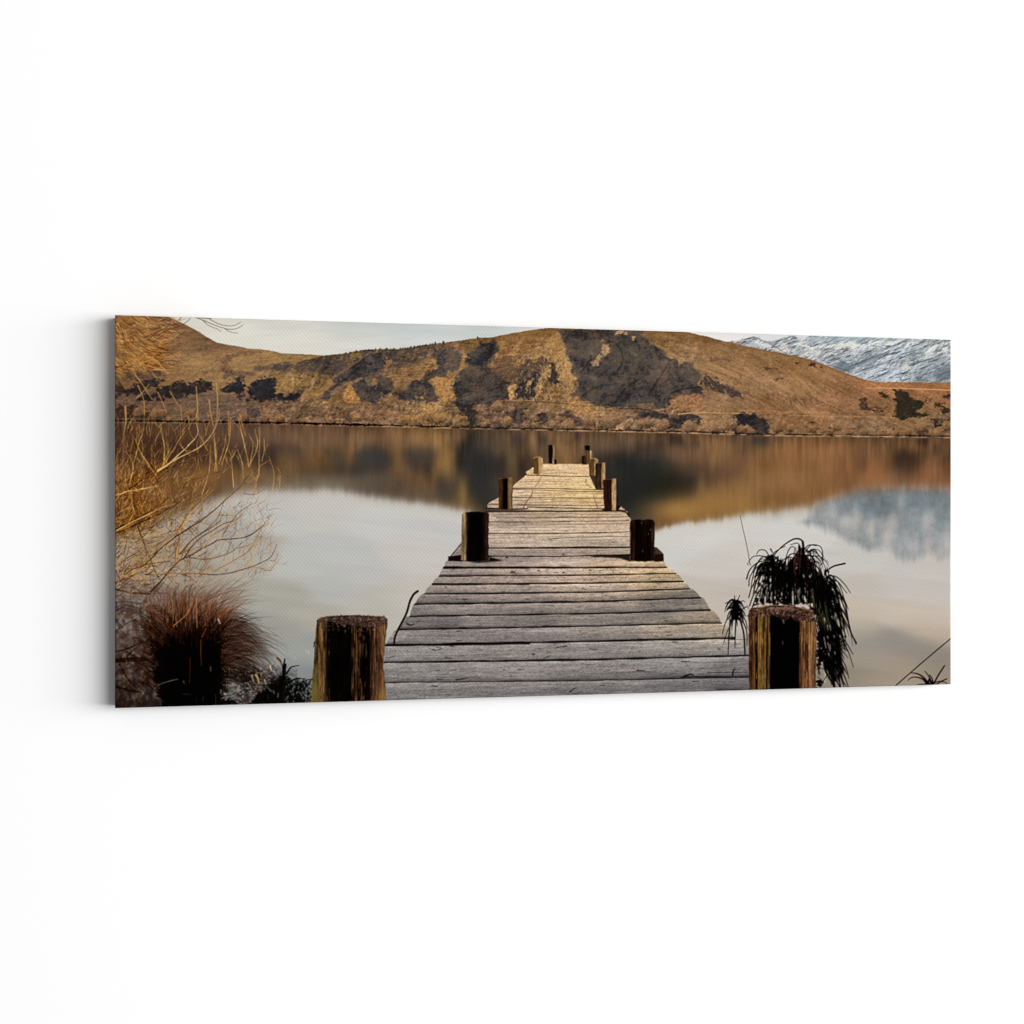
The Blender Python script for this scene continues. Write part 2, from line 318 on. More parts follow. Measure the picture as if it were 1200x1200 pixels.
# mottled scrub over the middle ridge
w = win(320, 400, 520, 445); x, y = XX[w], YY[w]
n = fbm(x, y, 3.4, 2.2, 88, 4)
top = np.interp(x, [320, 370, 407, 427, 467, 500, 520], [425, 419, 414, 410, 409, 404, 402])
bot = np.interp(x, [320, 360, 400, 440, 480, 520], [437, 438, 440, 432, 428, 420])
m = np.clip((n+.25)*2, 0, 1)*np.clip((y-top)/2, 0, 1)*np.clip((bot-y)/6, 0, 1)*.72
m *= 1-.8*np.exp(-((x-(418-(y-412)*.6))/6)**2)
comp(w, m, (76, 66, 64))
for p in [[(410, 440), (520, 380), (640, 290), (690, 250), (760, 262), (800, 330), (780, 365), (700, 420), (580, 455), (480, 510), (440, 560), (330, 590), (370, 520), (440, 490)], [(555, 500), (560, 462), (680, 430), (700, 480), (760, 430), (830, 438), (852, 500), (800, 560), (760, 600), (620, 622), (600, 560), (560, 530)],
          [(850, 572), (900, 530), (955, 470), (970, 432), (1000, 462), (1100, 400), (1150, 370), (1150, 250), (1210, 230), (1210, 420), (1110, 452), (1150, 520), (1172, 600), (1100, 592), (950, 606), (870, 600)], [(-20, 592), (100, 540), (200, 500), (312, 470), (220, 530), (185, 590), (100, 606), (10, 606)],
          [(-10, 430), (10, 430), (20, 500), (-10, 520)]]:
    shade(z2(p), dark, 5.0, 77, 1)
shade(z2([(60, 585), (120, 548), (220, 515), (180, 580), (110, 600)]), (38, 30, 36), 5.0, 80, .8)
for p in [[(380, 560), (440, 500), (600, 440), (690, 425), (600, 455), (500, 500), (430, 560)], [(1070, 520), (1090, 505), (1085, 550), (1065, 555)], [(650, 450), (680, 445), (680, 490), (660, 490)], [(700, 440), (750, 435), (760, 465), (720, 470)], [(790, 560), (830, 545), (845, 580), (800, 585)]]:
    shade(z2(p), (140, 112, 84), 3.6, 86, .6)
shade(z2([(540, 490), (560, 520), (600, 560), (615, 610), (560, 615), (480, 585), (500, 510)]), (165, 120, 72), 3.6, 89, 1)
shade(z2([(800, 300), (840, 310), (830, 350), (790, 380), (770, 380)]), (150, 110, 72), 3.6, 92, .7)
for k in range(40):
    a, b = rng.uniform(560, 1100), rng.uniform(260, 420)
    stroke(z2([(a, b), (a+rng.uniform(20, 60), b-rng.uniform(0, 14))]), 1.2, .5, (70, 58, 54), .5)
# scrub speckle over the whole ridge
srg = np.random.default_rng(17)
for k in range(1300):
    a = srg.uniform(330, 700); b = srg.uniform(388, 482)
    if b < np.interp(a, [330, 382, 427, 500, 600, 640, 700], [418, 418, 413, 406, 392, 388, 388])+1.5: continue
    L = srg.uniform(.8, 3.2); dk_ = srg.random() < .62
    stroke([(a, b), (a+L, b-srg.uniform(-.6, 1.0))], srg.uniform(.7, 2.0), .5, (92, 74, 60) if dk_ else (182, 138, 88), srg.uniform(.15, .5), n=1)
for k in range(700):
    a = srg.uniform(760, 1112); b = srg.uniform(392, 500)
    if b < np.interp(a, [760, 795, 860, 914, 962, 1012, 1116], [388, 389, 402, 415, 427, 446, 449])+2: continue
    L = srg.uniform(1.5, 7); sl_ = .18+srg.normal()*.12
    stroke([(a, b), (a+L, b+L*sl_)], srg.uniform(.5, 1.2), .4, [(120, 84, 58), (184, 134, 88), (104, 74, 52)][k % 3], srg.uniform(.12, .4), n=1)
# central gully, cliffs
shade(z3([(165, 500), (200, 420), (285, 345), (295, 300), (288, 262), (390, 200), (480, 172), (506, 215), (480, 290), (455, 350), (470, 400), (560, 430), (588, 590), (480, 612), (350, 622), (240, 642), (214, 600), (200, 560)]), dark, 5.0, 107, 1)
shade(z3([(300, 330), (390, 290), (450, 200), (490, 185), (480, 260), (430, 300), (380, 340), (330, 360)]), (44, 46, 54), 5.0, 110, .7)
shade(z3([(300, 290), (350, 235), (430, 215), (430, 255), (370, 290), (340, 330), (305, 340)]), (84, 78, 72), 5.0, 113, .6)
shade(z3([(200, 610), (330, 615), (350, 700), (380, 780), (310, 800), (240, 700), (210, 650)]), (52, 46, 44), 5.0, 116, .85)
shade(z3([(480, 300), (560, 270), (620, 300), (600, 400), (560, 440), (470, 400)]), (110, 82, 60), 5.0, 119, .7)
shade(z3([(55, 285), (100, 240), (210, 235), (242, 270), (225, 360), (180, 402), (90, 380), (60, 330)]), (84, 74, 68), 5.0, 122, .85)
shade(z3([(0, 400), (50, 380), (60, 420), (20, 450), (60, 520), (80, 590), (40, 620), (-10, 600)]), (80, 66, 58), 5.0, 125, .8)
shade(z3([(20, 470), (60, 430), (160, 430), (175, 480), (160, 520), (210, 590), (130, 610), (60, 520)]), (165, 122, 74), 3.6, 128, .8)
shade(z3([(600, 430), (640, 350), (700, 300), (760, 322), (830, 285), (865, 330), (800, 400), (790, 440), (720, 470), (650, 520)]), (92, 74, 62), 5.0, 131, .85)
shade(z3([(620, 530), (700, 440), (765, 400), (795, 430), (765, 540), (720, 592), (620, 592)]), (60, 54, 55), 5.0, 134, .95)
shade(z3([(870, 335), (905, 335), (925, 400), (935, 470), (875, 485), (838, 420)]), (62, 52, 48), 5.0, 137, .95)
shade(z3([(940, 460), (985, 470), (990, 520), (950, 500)]), (60, 50, 46), 5.0, 140, .9)
for p in [[(570, 490), (630, 470), (630, 510), (600, 530), (610, 580), (580, 585)], [(690, 490), (740, 430), (755, 440), (720, 500), (700, 520)], [(780, 430), (810, 420), (830, 480), (790, 580), (740, 600), (760, 540), (790, 480)], [(845, 340), (870, 340), (860, 430), (820, 460), (830, 400)]]:
    shade(z3(p), (172, 134, 88), 3.6, 146, .9)
stroke(z3([(690, 235), (760, 222), (820, 200)]), 1.6, .8, (105, 76, 52), .7); stroke(z3([(570, 195), (640, 180)]), 1.2, .8, (105, 76, 52), .6); stroke(z3([(540, 290), (630, 290)]), 1.2, .8, (105, 76, 52), .6)
shade(z3([(820, 200), (930, 110), (975, 190), (985, 280), (1020, 360), (1030, 430), (1050, 510), (1020, 555), (950, 520), (930, 400), (880, 300)]), (178, 134, 84), 3.6, 152, .55)
cliff = z3([(925, 100), (940, 130), (975, 180), (982, 270), (1018, 350), (1028, 430), (1052, 500), (1030, 550), (1100, 600)]) + z4([(60, 612), (100, 630), (170, 655), (300, 640), (480, 620), (560, 662), (620, 640), (622, 600), (650, 570), (760, 560), (860, 545), (852, 500), (850, 440), (832, 380), (745, 330), (700, 345), (670, 305), (612, 282), (560, 220), (480, 150), (420, 118), (300, 112), (200, 96), (0, 94)])
shade(cliff, dark, 4.5, 46)
w = win(670, 380, 825, 482); x, y = XX[w], YY[w]
m = np.clip(-sdf(cliff, x, y)/3, 0, 1)
hl = np.clip(fbm(x, y, 16, 9, 91, 4, .8)*1.4-.15, 0, 1)*m
comp(w, hl*.5, (80, 74, 64)); hl = np.clip(fbm(x, y, 8, 18, 95, 4, -.5)*1.6-.4, 0, 1)*m
comp(w, hl*.45, (46, 47, 52))
shade(z4([(400, 270), (440, 240), (480, 290), (510, 300), (470, 350), (410, 340), (330, 420), (340, 350)]), (82, 78, 68), 5.0, 176, .5)
for p in [[(155, 180), (192, 188), (212, 245), (172, 272), (122, 342), (90, 352), (88, 312), (150, 262), (148, 210)], [(362, 140), (402, 138), (392, 165), (374, 188)], [(240, 100), (330, 104), (330, 130), (250, 118)], [(670, 312), (695, 318), (715, 360), (700, 372)], [(600, 275), (650, 290), (660, 312), (615, 292)]]:
    shade(z4(p), (170, 134, 98), 3.6, 182, .85)
shade(z3([(1155, 320), (1200, 285), (1200, 350), (1170, 345)]), (150, 118, 88), 3.6, 185, .8)
shade(z4([(858, 475), (880, 398), (920, 432), (1000, 470), (1090, 510), (1158, 585), (1050, 568), (960, 545), (880, 505)]), (72, 60, 54), 5.0, 188, .95)
shade(z4([(620, 640), (660, 575), (790, 550), (850, 560), (880, 620), (850, 668), (700, 670)]), (156, 110, 74), 3.6, 191, .8)
for k in range(26):
    a, b = rng.uniform(850, 1150), rng.uniform(420, 560)
    stroke(z4([(a, b), (a+rng.uniform(5, 16), b+rng.uniform(8, 24))]), 1.3, .6, rng.choice([[168, 124, 80], [90, 68, 52]]), .7)
for p in [[(900, 290), (960, 280), (990, 300), (1040, 290), (1050, 310), (960, 312), (910, 318)], [(1060, 420), (1090, 430), (1110, 450), (1070, 440)], [(1150, 380), (1180, 385), (1170, 400)]]:
    shade(z4(p), (118, 80, 56), 5.0, 206, .8)
shade(z4([(1118, 208), (1140, 210), (1142, 220), (1120, 222)]), (60, 46, 30), 5.0, 209, 1)
# right-hand slope, its rocks and scrub
for k in range(60):
    a = rng.uniform(0, 1); px, py = 50+400*a, 365+60*a+rng.normal()*10
    stroke(z5([(px, py), (px+rng.uniform(4, 14), py+rng.uniform(8, 26))]), 1.5, .6, [(98, 68, 46), (120, 82, 54), (84, 58, 42)][k % 3], .65)
for k in range(70):
    px, py = rng.uniform(0, 700), rng.uniform(330, 470)
    stroke(z5([(px, py), (px+rng.uniform(20, 50), py+rng.uniform(10, 34))]), 1.4, .5, [(126, 86, 56), (182, 130, 84)][k % 2], .35)
for p, c in [([(165, 235), (200, 228), (235, 240), (215, 252), (190, 248)], (98, 66, 44)), ([(205, 290), (260, 296), (240, 308)], (98, 66, 44)), ([(405, 212), (440, 212), (445, 226), (412, 222)], (66, 46, 28)), ([(468, 222), (500, 226), (500, 236), (472, 234)], (60, 44, 28)), ([(335, 205), (350, 206), (352, 216), (338, 214)], (80, 56, 36)),
             ([(676, 402), (715, 395), (722, 450), (820, 452), (812, 482), (740, 476), (678, 462)], (78, 52, 42)), ([(790, 375), (840, 382), (835, 392), (798, 390)], (56, 42, 26)), ([(858, 350), (932, 360), (960, 400), (1030, 420), (1000, 468), (1062, 490), (1000, 510), (900, 512), (868, 500), (872, 420)], (46, 42, 32)),
             ([(1088, 432), (1130, 430), (1182, 455), (1182, 476), (1130, 468)], (52, 44, 28)), ([(1128, 382), (1180, 374), (1182, 404), (1150, 400)], (56, 40, 34)), ([(1076, 535), (1118, 538), (1122, 558), (1090, 556)], (44, 34, 28)), ([(1030, 402), (1066, 406), (1060, 420), (1036, 416)], (60, 46, 30)), ([(560, 375), (625, 355), (620, 366)], (110, 72, 48)),
             ([(680, 550), (720, 556), (715, 572), (684, 566)], (90, 64, 44)), ([(900, 300), (930, 300), (930, 316), (902, 316)], (70, 55, 48)), ([(370, 520), (450, 520), (445, 542), (400, 536)], (96, 68, 46)), ([(220, 212), (280, 220), (270, 226)], (110, 76, 50)), ([(1060, 510), (1180, 505), (1180, 525), (1080, 528)], (70, 52, 38))]:
    shade(z5(p), c, 5.0, 245, .9)
stroke(z5([(720, 345), (850, 346), (1000, 350), (1182, 357)]), 1.1, 1.8, (212, 148, 92), .85); stroke(z5([(300, 492), (500, 498), (700, 500), (860, 504)]), 1.2, .8, (190, 138, 92), .6); stroke(z5([(30, 470), (160, 466), (300, 478)]), 1, .8, (180, 128, 84), .6)
stroke(z5([(-10, 185), (60, 230), (130, 290), (180, 340)]), 1.2, .8, (180, 128, 80), .5)
def fold(pts, w0, col, a, sft=None):
    stroke(pts, w0, w0*.5, col, a, soft=sft or w0*.45)
for p, w0 in [([(20, 200), (60, 160), (130, 140)], 2.2), ([(0, 300), (60, 240), (110, 200)], 2), ([(330, 420), (400, 330), (400, 260), (460, 240)], 3), ([(420, 350), (510, 330), (560, 250)], 2.4), ([(550, 520), (680, 480), (790, 470)], 2.4), ([(100, 640), (160, 520), (200, 400)], 3), ([(560, 640), (600, 560), (700, 500)], 3), ([(300, 640), (420, 600), (540, 600)], 3.4), ([(180, 330), (250, 270), (300, 180)], 2.4), ([(560, 400), (640, 400), (700, 360)], 2.4)]:
    fold(z4(p), w0, (92, 86, 78), .42)
for p, w0 in [([(240, 612), (330, 500), (420, 440)], 2.6), ([(0, 400), (60, 330), (80, 280)], 2), ([(500, 180), (560, 260), (640, 320)], 3), ([(480, 560), (560, 430), (620, 340)], 3), ([(20, 560), (120, 500), (260, 480)], 3), ([(380, 160), (420, 230), (400, 260)], 2), ([(640, 540), (760, 510), (850, 500)], 2.4), ([(200, 180), (260, 200), (300, 300), (260, 400)], 2.4)]:
    fold(z4(p), w0, (42, 41, 45), .5)
for p, w0 in [([(330, 570), (400, 480), (420, 440), (520, 372), (690, 252)], 3), ([(940, 500), (1000, 400), (1090, 300), (1110, 240)], 5), ([(500, 590), (560, 560), (600, 590)], 3), ([(240, 590), (340, 520), (400, 450)], 4), ([(20, 425), (120, 412), (180, 425)], 3), ([(1120, 450), (1180, 470), (1200, 560)], 4)]:
    fold(z2(p), w0, (182, 138, 96), .38)
for p, w0 in [([(230, 380), (260, 300), (250, 240)], 4), ([(180, 570), (150, 500), (170, 440)], 3), ([(920, 120), (960, 200), (960, 300), (1010, 420), (1030, 520)], 3.4)]:
    fold(z3(p), w0, (184, 142, 100), .42)
for p, w0 in [([(1000, 290), (1060, 240), (1100, 150)], 3), ([(640, 400), (560, 330), (520, 260)], 3), ([(480, 380), (540, 350), (620, 350)], 3), ([(560, 440), (620, 400)], 2.4)]:
    fold(z3(p), w0, (92, 72, 56), .5)
crg = np.random.default_rng(23)
for k in range(190):
    a = crg.uniform(620, 1035); b = crg.uniform(280, 590)
    if a > 850+(b-100)*.42+40: continue
    L = crg.uniform(10, 34)
    stroke(z3([(a, b), (a+crg.normal()*5+4, b+L*.5), (a+crg.normal()*6-4, b+L)]), crg.uniform(.7, 1.8), .5, [(64, 50, 42), (190, 150, 104), (92, 70, 54), (206, 168, 124), (50, 42, 40)][crg.integers(0, 5)], crg.uniform(.3, .75), n=2)
for k in range(120):
    a = crg.uniform(240, 1100); b = crg.uniform(640, 790)
    L = crg.uniform(8, 26)
    stroke(z3([(a, b), (a+crg.normal()*6, b+L)]), crg.uniform(.8, 2.0), .5, [(60, 50, 46), (176, 138, 100), (84, 66, 56), (150, 116, 84)][k % 4], crg.uniform(.25, .65), n=1)
for p, w0, c in [([(0, 112), (130, 134), (250, 160), (380, 187), (460, 212), (600, 266), (700, 300)], 2.6, (120, 84, 50)), ([(0, 350), (60, 368), (130, 405), (200, 430)], 3, (120, 88, 64)), ([(60, 230), (110, 280), (160, 330)], 1.4, (196, 146, 96)), ([(250, 480), (400, 470), (560, 490), (640, 500)], 3, (180, 128, 86)), ([(560, 300), (620, 340), (660, 400)], 3, (134, 92, 58)), ([(400, 260), (480, 320), (560, 400)], 2.4, (138, 96, 62)), ([(300, 250), (380, 320), (440, 390)], 2, (186, 134, 88)), ([(200, 300), (300, 360), (400, 390)], 2.4, (186, 136, 90)), ([(420, 440), (520, 470), (600, 480)], 2.4, (132, 92, 62))]:
    fold(z5(p), w0, c, .5)
for p, w0, c in [([(430, 110), (600, 112), (720, 118), (900, 155)], 2.4, (126, 88, 50)), ([(500, 190), (600, 240), (700, 300), (820, 350)], 3, (186, 140, 94)), ([(900, 330), (1000, 380), (1100, 430), (1190, 470)], 3, (180, 130, 86)), ([(640, 600), (760, 570), (900, 610), (1100, 620)], 3.5, (168, 120, 84))]:
    fold(z4(p), w0, c, .5)
# track along the foot of the hill
stroke(z3([(100, 628), (200, 640), (350, 622), (560, 606), (760, 604), (900, 612), (1160, 636)]), 1.1, 1.1, (66, 50, 44), .75)
stroke(z3([(560, 600), (700, 597), (760, 598)]), 1, 1, (180, 140, 104), .7)
stroke(z4([(690, 692), (830, 680), (1000, 684), (1200, 687)]), 1.6, 1.2, (196, 148, 94), .85); stroke(z4([(270, 655), (420, 655), (560, 675)]), 1.2, .8, (60, 44, 38), .8)
stroke(z2([(320, 600), (500, 590), (640, 600)]), 1.0, .8, (100, 76, 58), .6); stroke(z2([(40, 655), (110, 650)]), 1.6, .8, (86, 66, 58), .7); stroke(z2([(850, 585), (880, 620), (890, 670)]), 1.6, 2, (80, 66, 56), .6)
shade(z4([(330, 725), (460, 670), (600, 672), (640, 722), (700, 700), (780, 690), (845, 722), (835, 780), (620, 802), (618, 740), (500, 722), (420, 716)]), (62, 54, 54), 5.0, 269, .95)
shade(z4([(1068, 712), (1130, 688), (1230, 700), (1230, 775), (1110, 772)]), (54, 48, 50), 5.0, 272, .95)
shade(z5([(-10, 500), (40, 484), (130, 488), (182, 530), (192, 592), (100, 602), (-10, 602)]), (54, 50, 52), 5.0, 275, .95)
shade(z3([(780, 690), (850, 670), (860, 720), (830, 780), (790, 760)]), (62, 52, 48), 5.0, 278, .9)
shade(z3([(940, 700), (990, 660), (1040, 700), (1110, 740), (1110, 790), (1060, 780), (1020, 720), (950, 720)]), (78, 62, 58), 5.0, 281, .85)
shade(z3([(590, 690), (640, 640), (690, 690), (660, 760), (600, 760)]), (80, 66, 62), 5.0, 284, .75)
shade(z3([(980, 560), (1050, 570), (1200, 640), (1200, 780), (1110, 700), (1000, 660)]), (172, 126, 78), 3.6, 287, .6)
# shore bushes: sunlit round tops, dim feet
def shore(x): return np.interp(x, [128, 330, 430, 520, 600, 700, 800, 900, 1000, 1120], [494.5, 497.2, 499.6, 501.8, 503.8, 505.4, 507.6, 510.8, 512.0, 513.2])
def bush(cx, cy, r, col=(152, 114, 82)):
    col = np.array(col)*.86
    w = win(cx-r*1.3, cy-r, cx+r*1.3, cy+r*1.1)
    if w is None: return
    x, y = XX[w], YY[w]
    d = np.sqrt(((x-cx)/1.12)**2+(y-cy)**2)+.22*r*fbm(x, y, 2.4, 2.4, cx, 3)
    m = np.clip((r-d)/1.6, 0, 1)*.85
    sh = np.clip(1.0-.5*np.clip((y-cy)/r+.3*((x-cx)/r), -.45, 1)+.12*fbm(x, y, 2.2, 2.6, cx+3, 3), .25, 1.2)
    IMG[w] = IMG[w]*(1-m[..., None])+m[..., None]*np.array(col)*sh[..., None]
for c in [(470, 752, 48), (430, 760, 40), (570, 772, 52), (770, 782, 56), (940, 785, 50), (1060, 762, 56), (200, 745, 66), (130, 760, 50), (260, 730, 46), (60, 740, 50), (330, 770, 40), (1170, 805, 44), (1000, 790, 36), (850, 805, 30)]:
    bush(680+c[0]/6, 370+c[1]/6, c[2]/6*.95)
for c in [(240, 752, 64), (570, 745, 44), (690, 785, 40), (990, 775, 52), (500, 640, 50), (420, 760, 40), (600, 660, 30), (880, 770, 40), (760, 775, 34), (130, 740, 50), (60, 720, 60), (660, 600, 30)]:
    bush(500+c[0]/6, 370+c[1]/6, c[2]/6*.9, (150, 114, 80))
for c in [(50, 725, 40), (400, 735, 34), (590, 720, 36), (540, 730, 30), (1010, 740, 60), (1100, 700, 60), (920, 730, 50), (1170, 720, 50)]:
    bush(320+c[0]/6, 370+c[1]/6, c[2]/6*.9, (158, 118, 76))
for c in [(330, 750, 55), (200, 740, 50), (940, 770, 40), (1080, 780, 40), (1180, 785, 40), (700, 770, 35), (560, 750, 40)]:
    bush(130+c[0]/6, 360+c[1]/6, c[2]/6*.9, (140, 102, 70))
for c in [(240, 560, 40), (300, 560, 36), (420, 565, 36), (520, 580, 30), (620, 585, 34), (700, 585, 36), (800, 590, 34), (930, 585, 44), (1010, 560, 50), (1110, 590, 46), (1160, 550, 40), (870, 590, 36), (560, 560, 30), (40, 570, 36), (100, 585, 30)]:
    bush(860+c[0]*.2167, 380+c[1]*.2167, c[2]*.2167*.8, (142, 102, 66))
poly(z1([(960, 720), (1040, 710), (1060, 760), (1000, 785), (960, 760)]), (70, 58, 56), 1, 1.5, 3, 58, alpha=.6, amp=.3)
poly(z2([(500, 715), (540, 705), (560, 735), (520, 745)]), (84, 66, 50), 1, 1, 3, 58, alpha=.8)
# broken ground texture in the strip above the water
w = win(128, 468, 1120, 514); x, y = XX[w], YY[w]
m = np.clip((y-shore(x)+34)/8, 0, 1)
n = fbm(x, y, 4, 2.4, 101, 4); n2 = relief(x, y, 3.2, 2.4, 107, 3, d=.8)
IMG[w] *= (1+m*(.09*n+.07*n2))[..., None]
dkm = np.clip(fbm(x, y, 5, 3, 105, 4)*2.4-1.1, 0, 1)*m*np.clip((y-shore(x)+16)/6, 0, 1)
comp(w, dkm*.5, (60, 48, 44))
# dark line at the water's edge
for k in range(420):
    x0 = rng.uniform(130, 1118); s0 = shore(x0)
    g = .9 if x0 < 440 else .55
    L = rng.uniform(2, 9)
    stroke([(x0-L/2, s0-1.7+rng.normal()*.45), (x0+L/2, s0-1.7+rng.normal()*.45)], rng.uniform(1.6, 3.6) if x0 < 520 else rng.uniform(1.2, 2.6), 1.2, (26, 16, 14) if x0 < 450 else (50, 38, 32), g)
for k in range(90):
    x0 = rng.uniform(450, 1118); s0 = shore(x0)
    stroke([(x0-3, s0-.6), (x0+3, s0-.5)], 1, .8, (180, 146, 112), .6)
stroke(z5([(540, 600), (640, 604), (760, 606), (860, 606)]), 1.2, 1, (188, 150, 112), .8)
# crisper light and dark over the land
w = win(128, 372, 1120, 514); a_ = IMG[w]; m = np.isin(LAB[w], (HILL,))*1.0
bl = blur(a_, 3, 2); a2 = a_+.18*(a_-bl); a2 = a2*.9+a2.mean(-1, keepdims=True)*.1; lum = a2.mean(-1, keepdims=True)
xw = XX[w]; gl = np.clip((760-xw)/200, 0, 1)[..., None]
a2 = 100+(a2-100)*1.07+1
a2 = a2*(1+gl*np.clip((a2[..., :1]-90)/60, 0, 1)*np.array([.04, .01, -.05])); a2 = a2*np.clip(lum/70, .8, 1)
IMG[w] = a_*(1-m[..., None])+np.clip(a2, 8, 240)*m[..., None]
hillpix = IMG.copy()

# ---- lake
wat = (YY > shore(XX)+.2)
lake = field([(180, 650, 170, 152, 130), (215, 665, 168, 158, 144), (150, 700, 140, 125, 118), (160, 720, 128, 125, 118), (150, 760, 112, 98, 92), (150, 800, 108, 95, 88), (320, 600, 196, 194, 188), (300, 585, 190, 186, 180), (380, 595, 200, 197, 190), (450, 610, 202, 201, 197), (500, 620, 200, 198, 194), (400, 650, 191, 191, 188), (480, 650, 202, 196, 190), (395, 690, 184, 184, 179), (430, 670, 192, 190, 186),
              (350, 660, 190, 190, 184), (360, 720, 176, 172, 160), (345, 760, 158, 160, 154), (340, 790, 140, 144, 144), (355, 810, 128, 130, 128), (440, 705, 188, 183, 172), (480, 700, 196, 190, 180), (330, 700, 172, 169, 158), (278, 752, 130, 125, 118), (325, 735, 160, 158, 150), (290, 650, 178, 172, 160), (260, 620, 176, 172, 165), (240, 620, 172, 165, 155),
              (790, 640, 206, 204, 198), (830, 625, 208, 206, 200), (850, 660, 204, 198, 190), (830, 700, 196, 186, 174), (860, 700, 192, 182, 172), (900, 620, 208, 206, 202), (880, 640, 206, 200, 192), (940, 625, 206, 202, 196), (1000, 655, 198, 194, 188), (1010, 690, 192, 184, 174), (1060, 680, 196, 190, 184), (1100, 690, 194, 188, 180),
              (1100, 665, 196, 190, 182), (1000, 715, 196, 182, 166), (1060, 720, 196, 184, 170), (1100, 725, 196, 184, 172), (1000, 735, 176, 165, 150), (1010, 752, 150, 144, 134), (1050, 752, 142, 136, 128), (1085, 735, 190, 174, 156), (1085, 762, 140, 132, 122), (1112, 770, 138, 128, 118), (1112, 745, 186, 168, 150), (1020, 770, 158, 148, 134), (1060, 780, 158, 145, 128), (1000, 790, 144, 134, 120), (1040, 795, 158, 144, 126), (1100, 790, 152, 138, 122), (960, 760, 150, 140, 128)], 17, XX, YY)
lake += (2.5*fbm(XX, YY, 70, 7, 141, 3, .12))[..., None]
# mirror the shore in the water, stretched and smeared downwards
s = shore(XX); ry = s-(YY-s)/.9-1.5
rr = np.clip(((ry-OY)*S).astype(int), 0, NH-1)
xi = np.clip(((XX-OX)*S).astype(int), 0, NW-1)
mir = hillpix[rr, xi]
edge = np.interp(XX, [128, 160, 200, 240, 270, 300, 387, 421, 473, 517, 543, 600, 700, 760, 780, 822, 865, 907, 950, 978, 1007, 1060, 1120], [632, 622, 605, 588, 580, 575, 573, 578.6, 586, 592.7, 598, 622, 632, 624, 619, 610.5, 604.7, 599, 592, 583, 576, 573, 573])
out = ~wat
mir[out] = (120, 90, 66)
# where the mirror would run past the hill top keep hill colour
hc = field([(150, 560, 125, 88, 45), (220, 570, 118, 90, 62), (300, 560, 140, 118, 95), (380, 560, 135, 115, 96), (450, 575, 118, 98, 80), (510, 580, 118, 96, 74), (545, 590, 145, 118, 80), (600, 600, 60, 56, 48), (700, 600, 55, 52, 46), (745, 590, 60, 56, 46), (770, 600, 122, 92, 62), (790, 605, 150, 112, 68), (830, 600, 152, 112, 66), (870, 590, 150, 112, 68), (920, 580, 150, 112, 72), (960, 572, 148, 108, 72), (1000, 560, 150, 106, 72), (1080, 560, 148, 106, 76)], 18, XX, YY)
ff = np.clip((YY-edge+16)/10, 0, 1)[..., None]
mir = mir*(1-ff)+hc*ff
b1 = blur(mir, 1.4, 4.5); b2 = blur(mir, 3.5, 9)
deep = np.clip((YY-s)/45, 0, 1)[..., None]
ref = b1*(1-deep)+b2*deep
ref = ref*(1-.03)*np.array([.86, .82, .80])
stk = fbm(XX, YY, 3.2, 34, 151, 4)*np.clip(1.15-deep[..., 0]*.9, 0, 1)
ref = ref*(1+.13*stk+.07*fbm(XX, YY, 11, 40, 152, 3))[..., None]
_pre = ref
def tint(pts, k):
    global ref
    num = 0; den = 0
    for x, y, r, g, b, sx, sy, a in pts:
        m = a*np.exp(-.5*((XX-x)/sx)**2-.5*((YY-y)/sy)**2)[..., None]
        ref = ref*(1-m)+m*np.array([r, g, b])
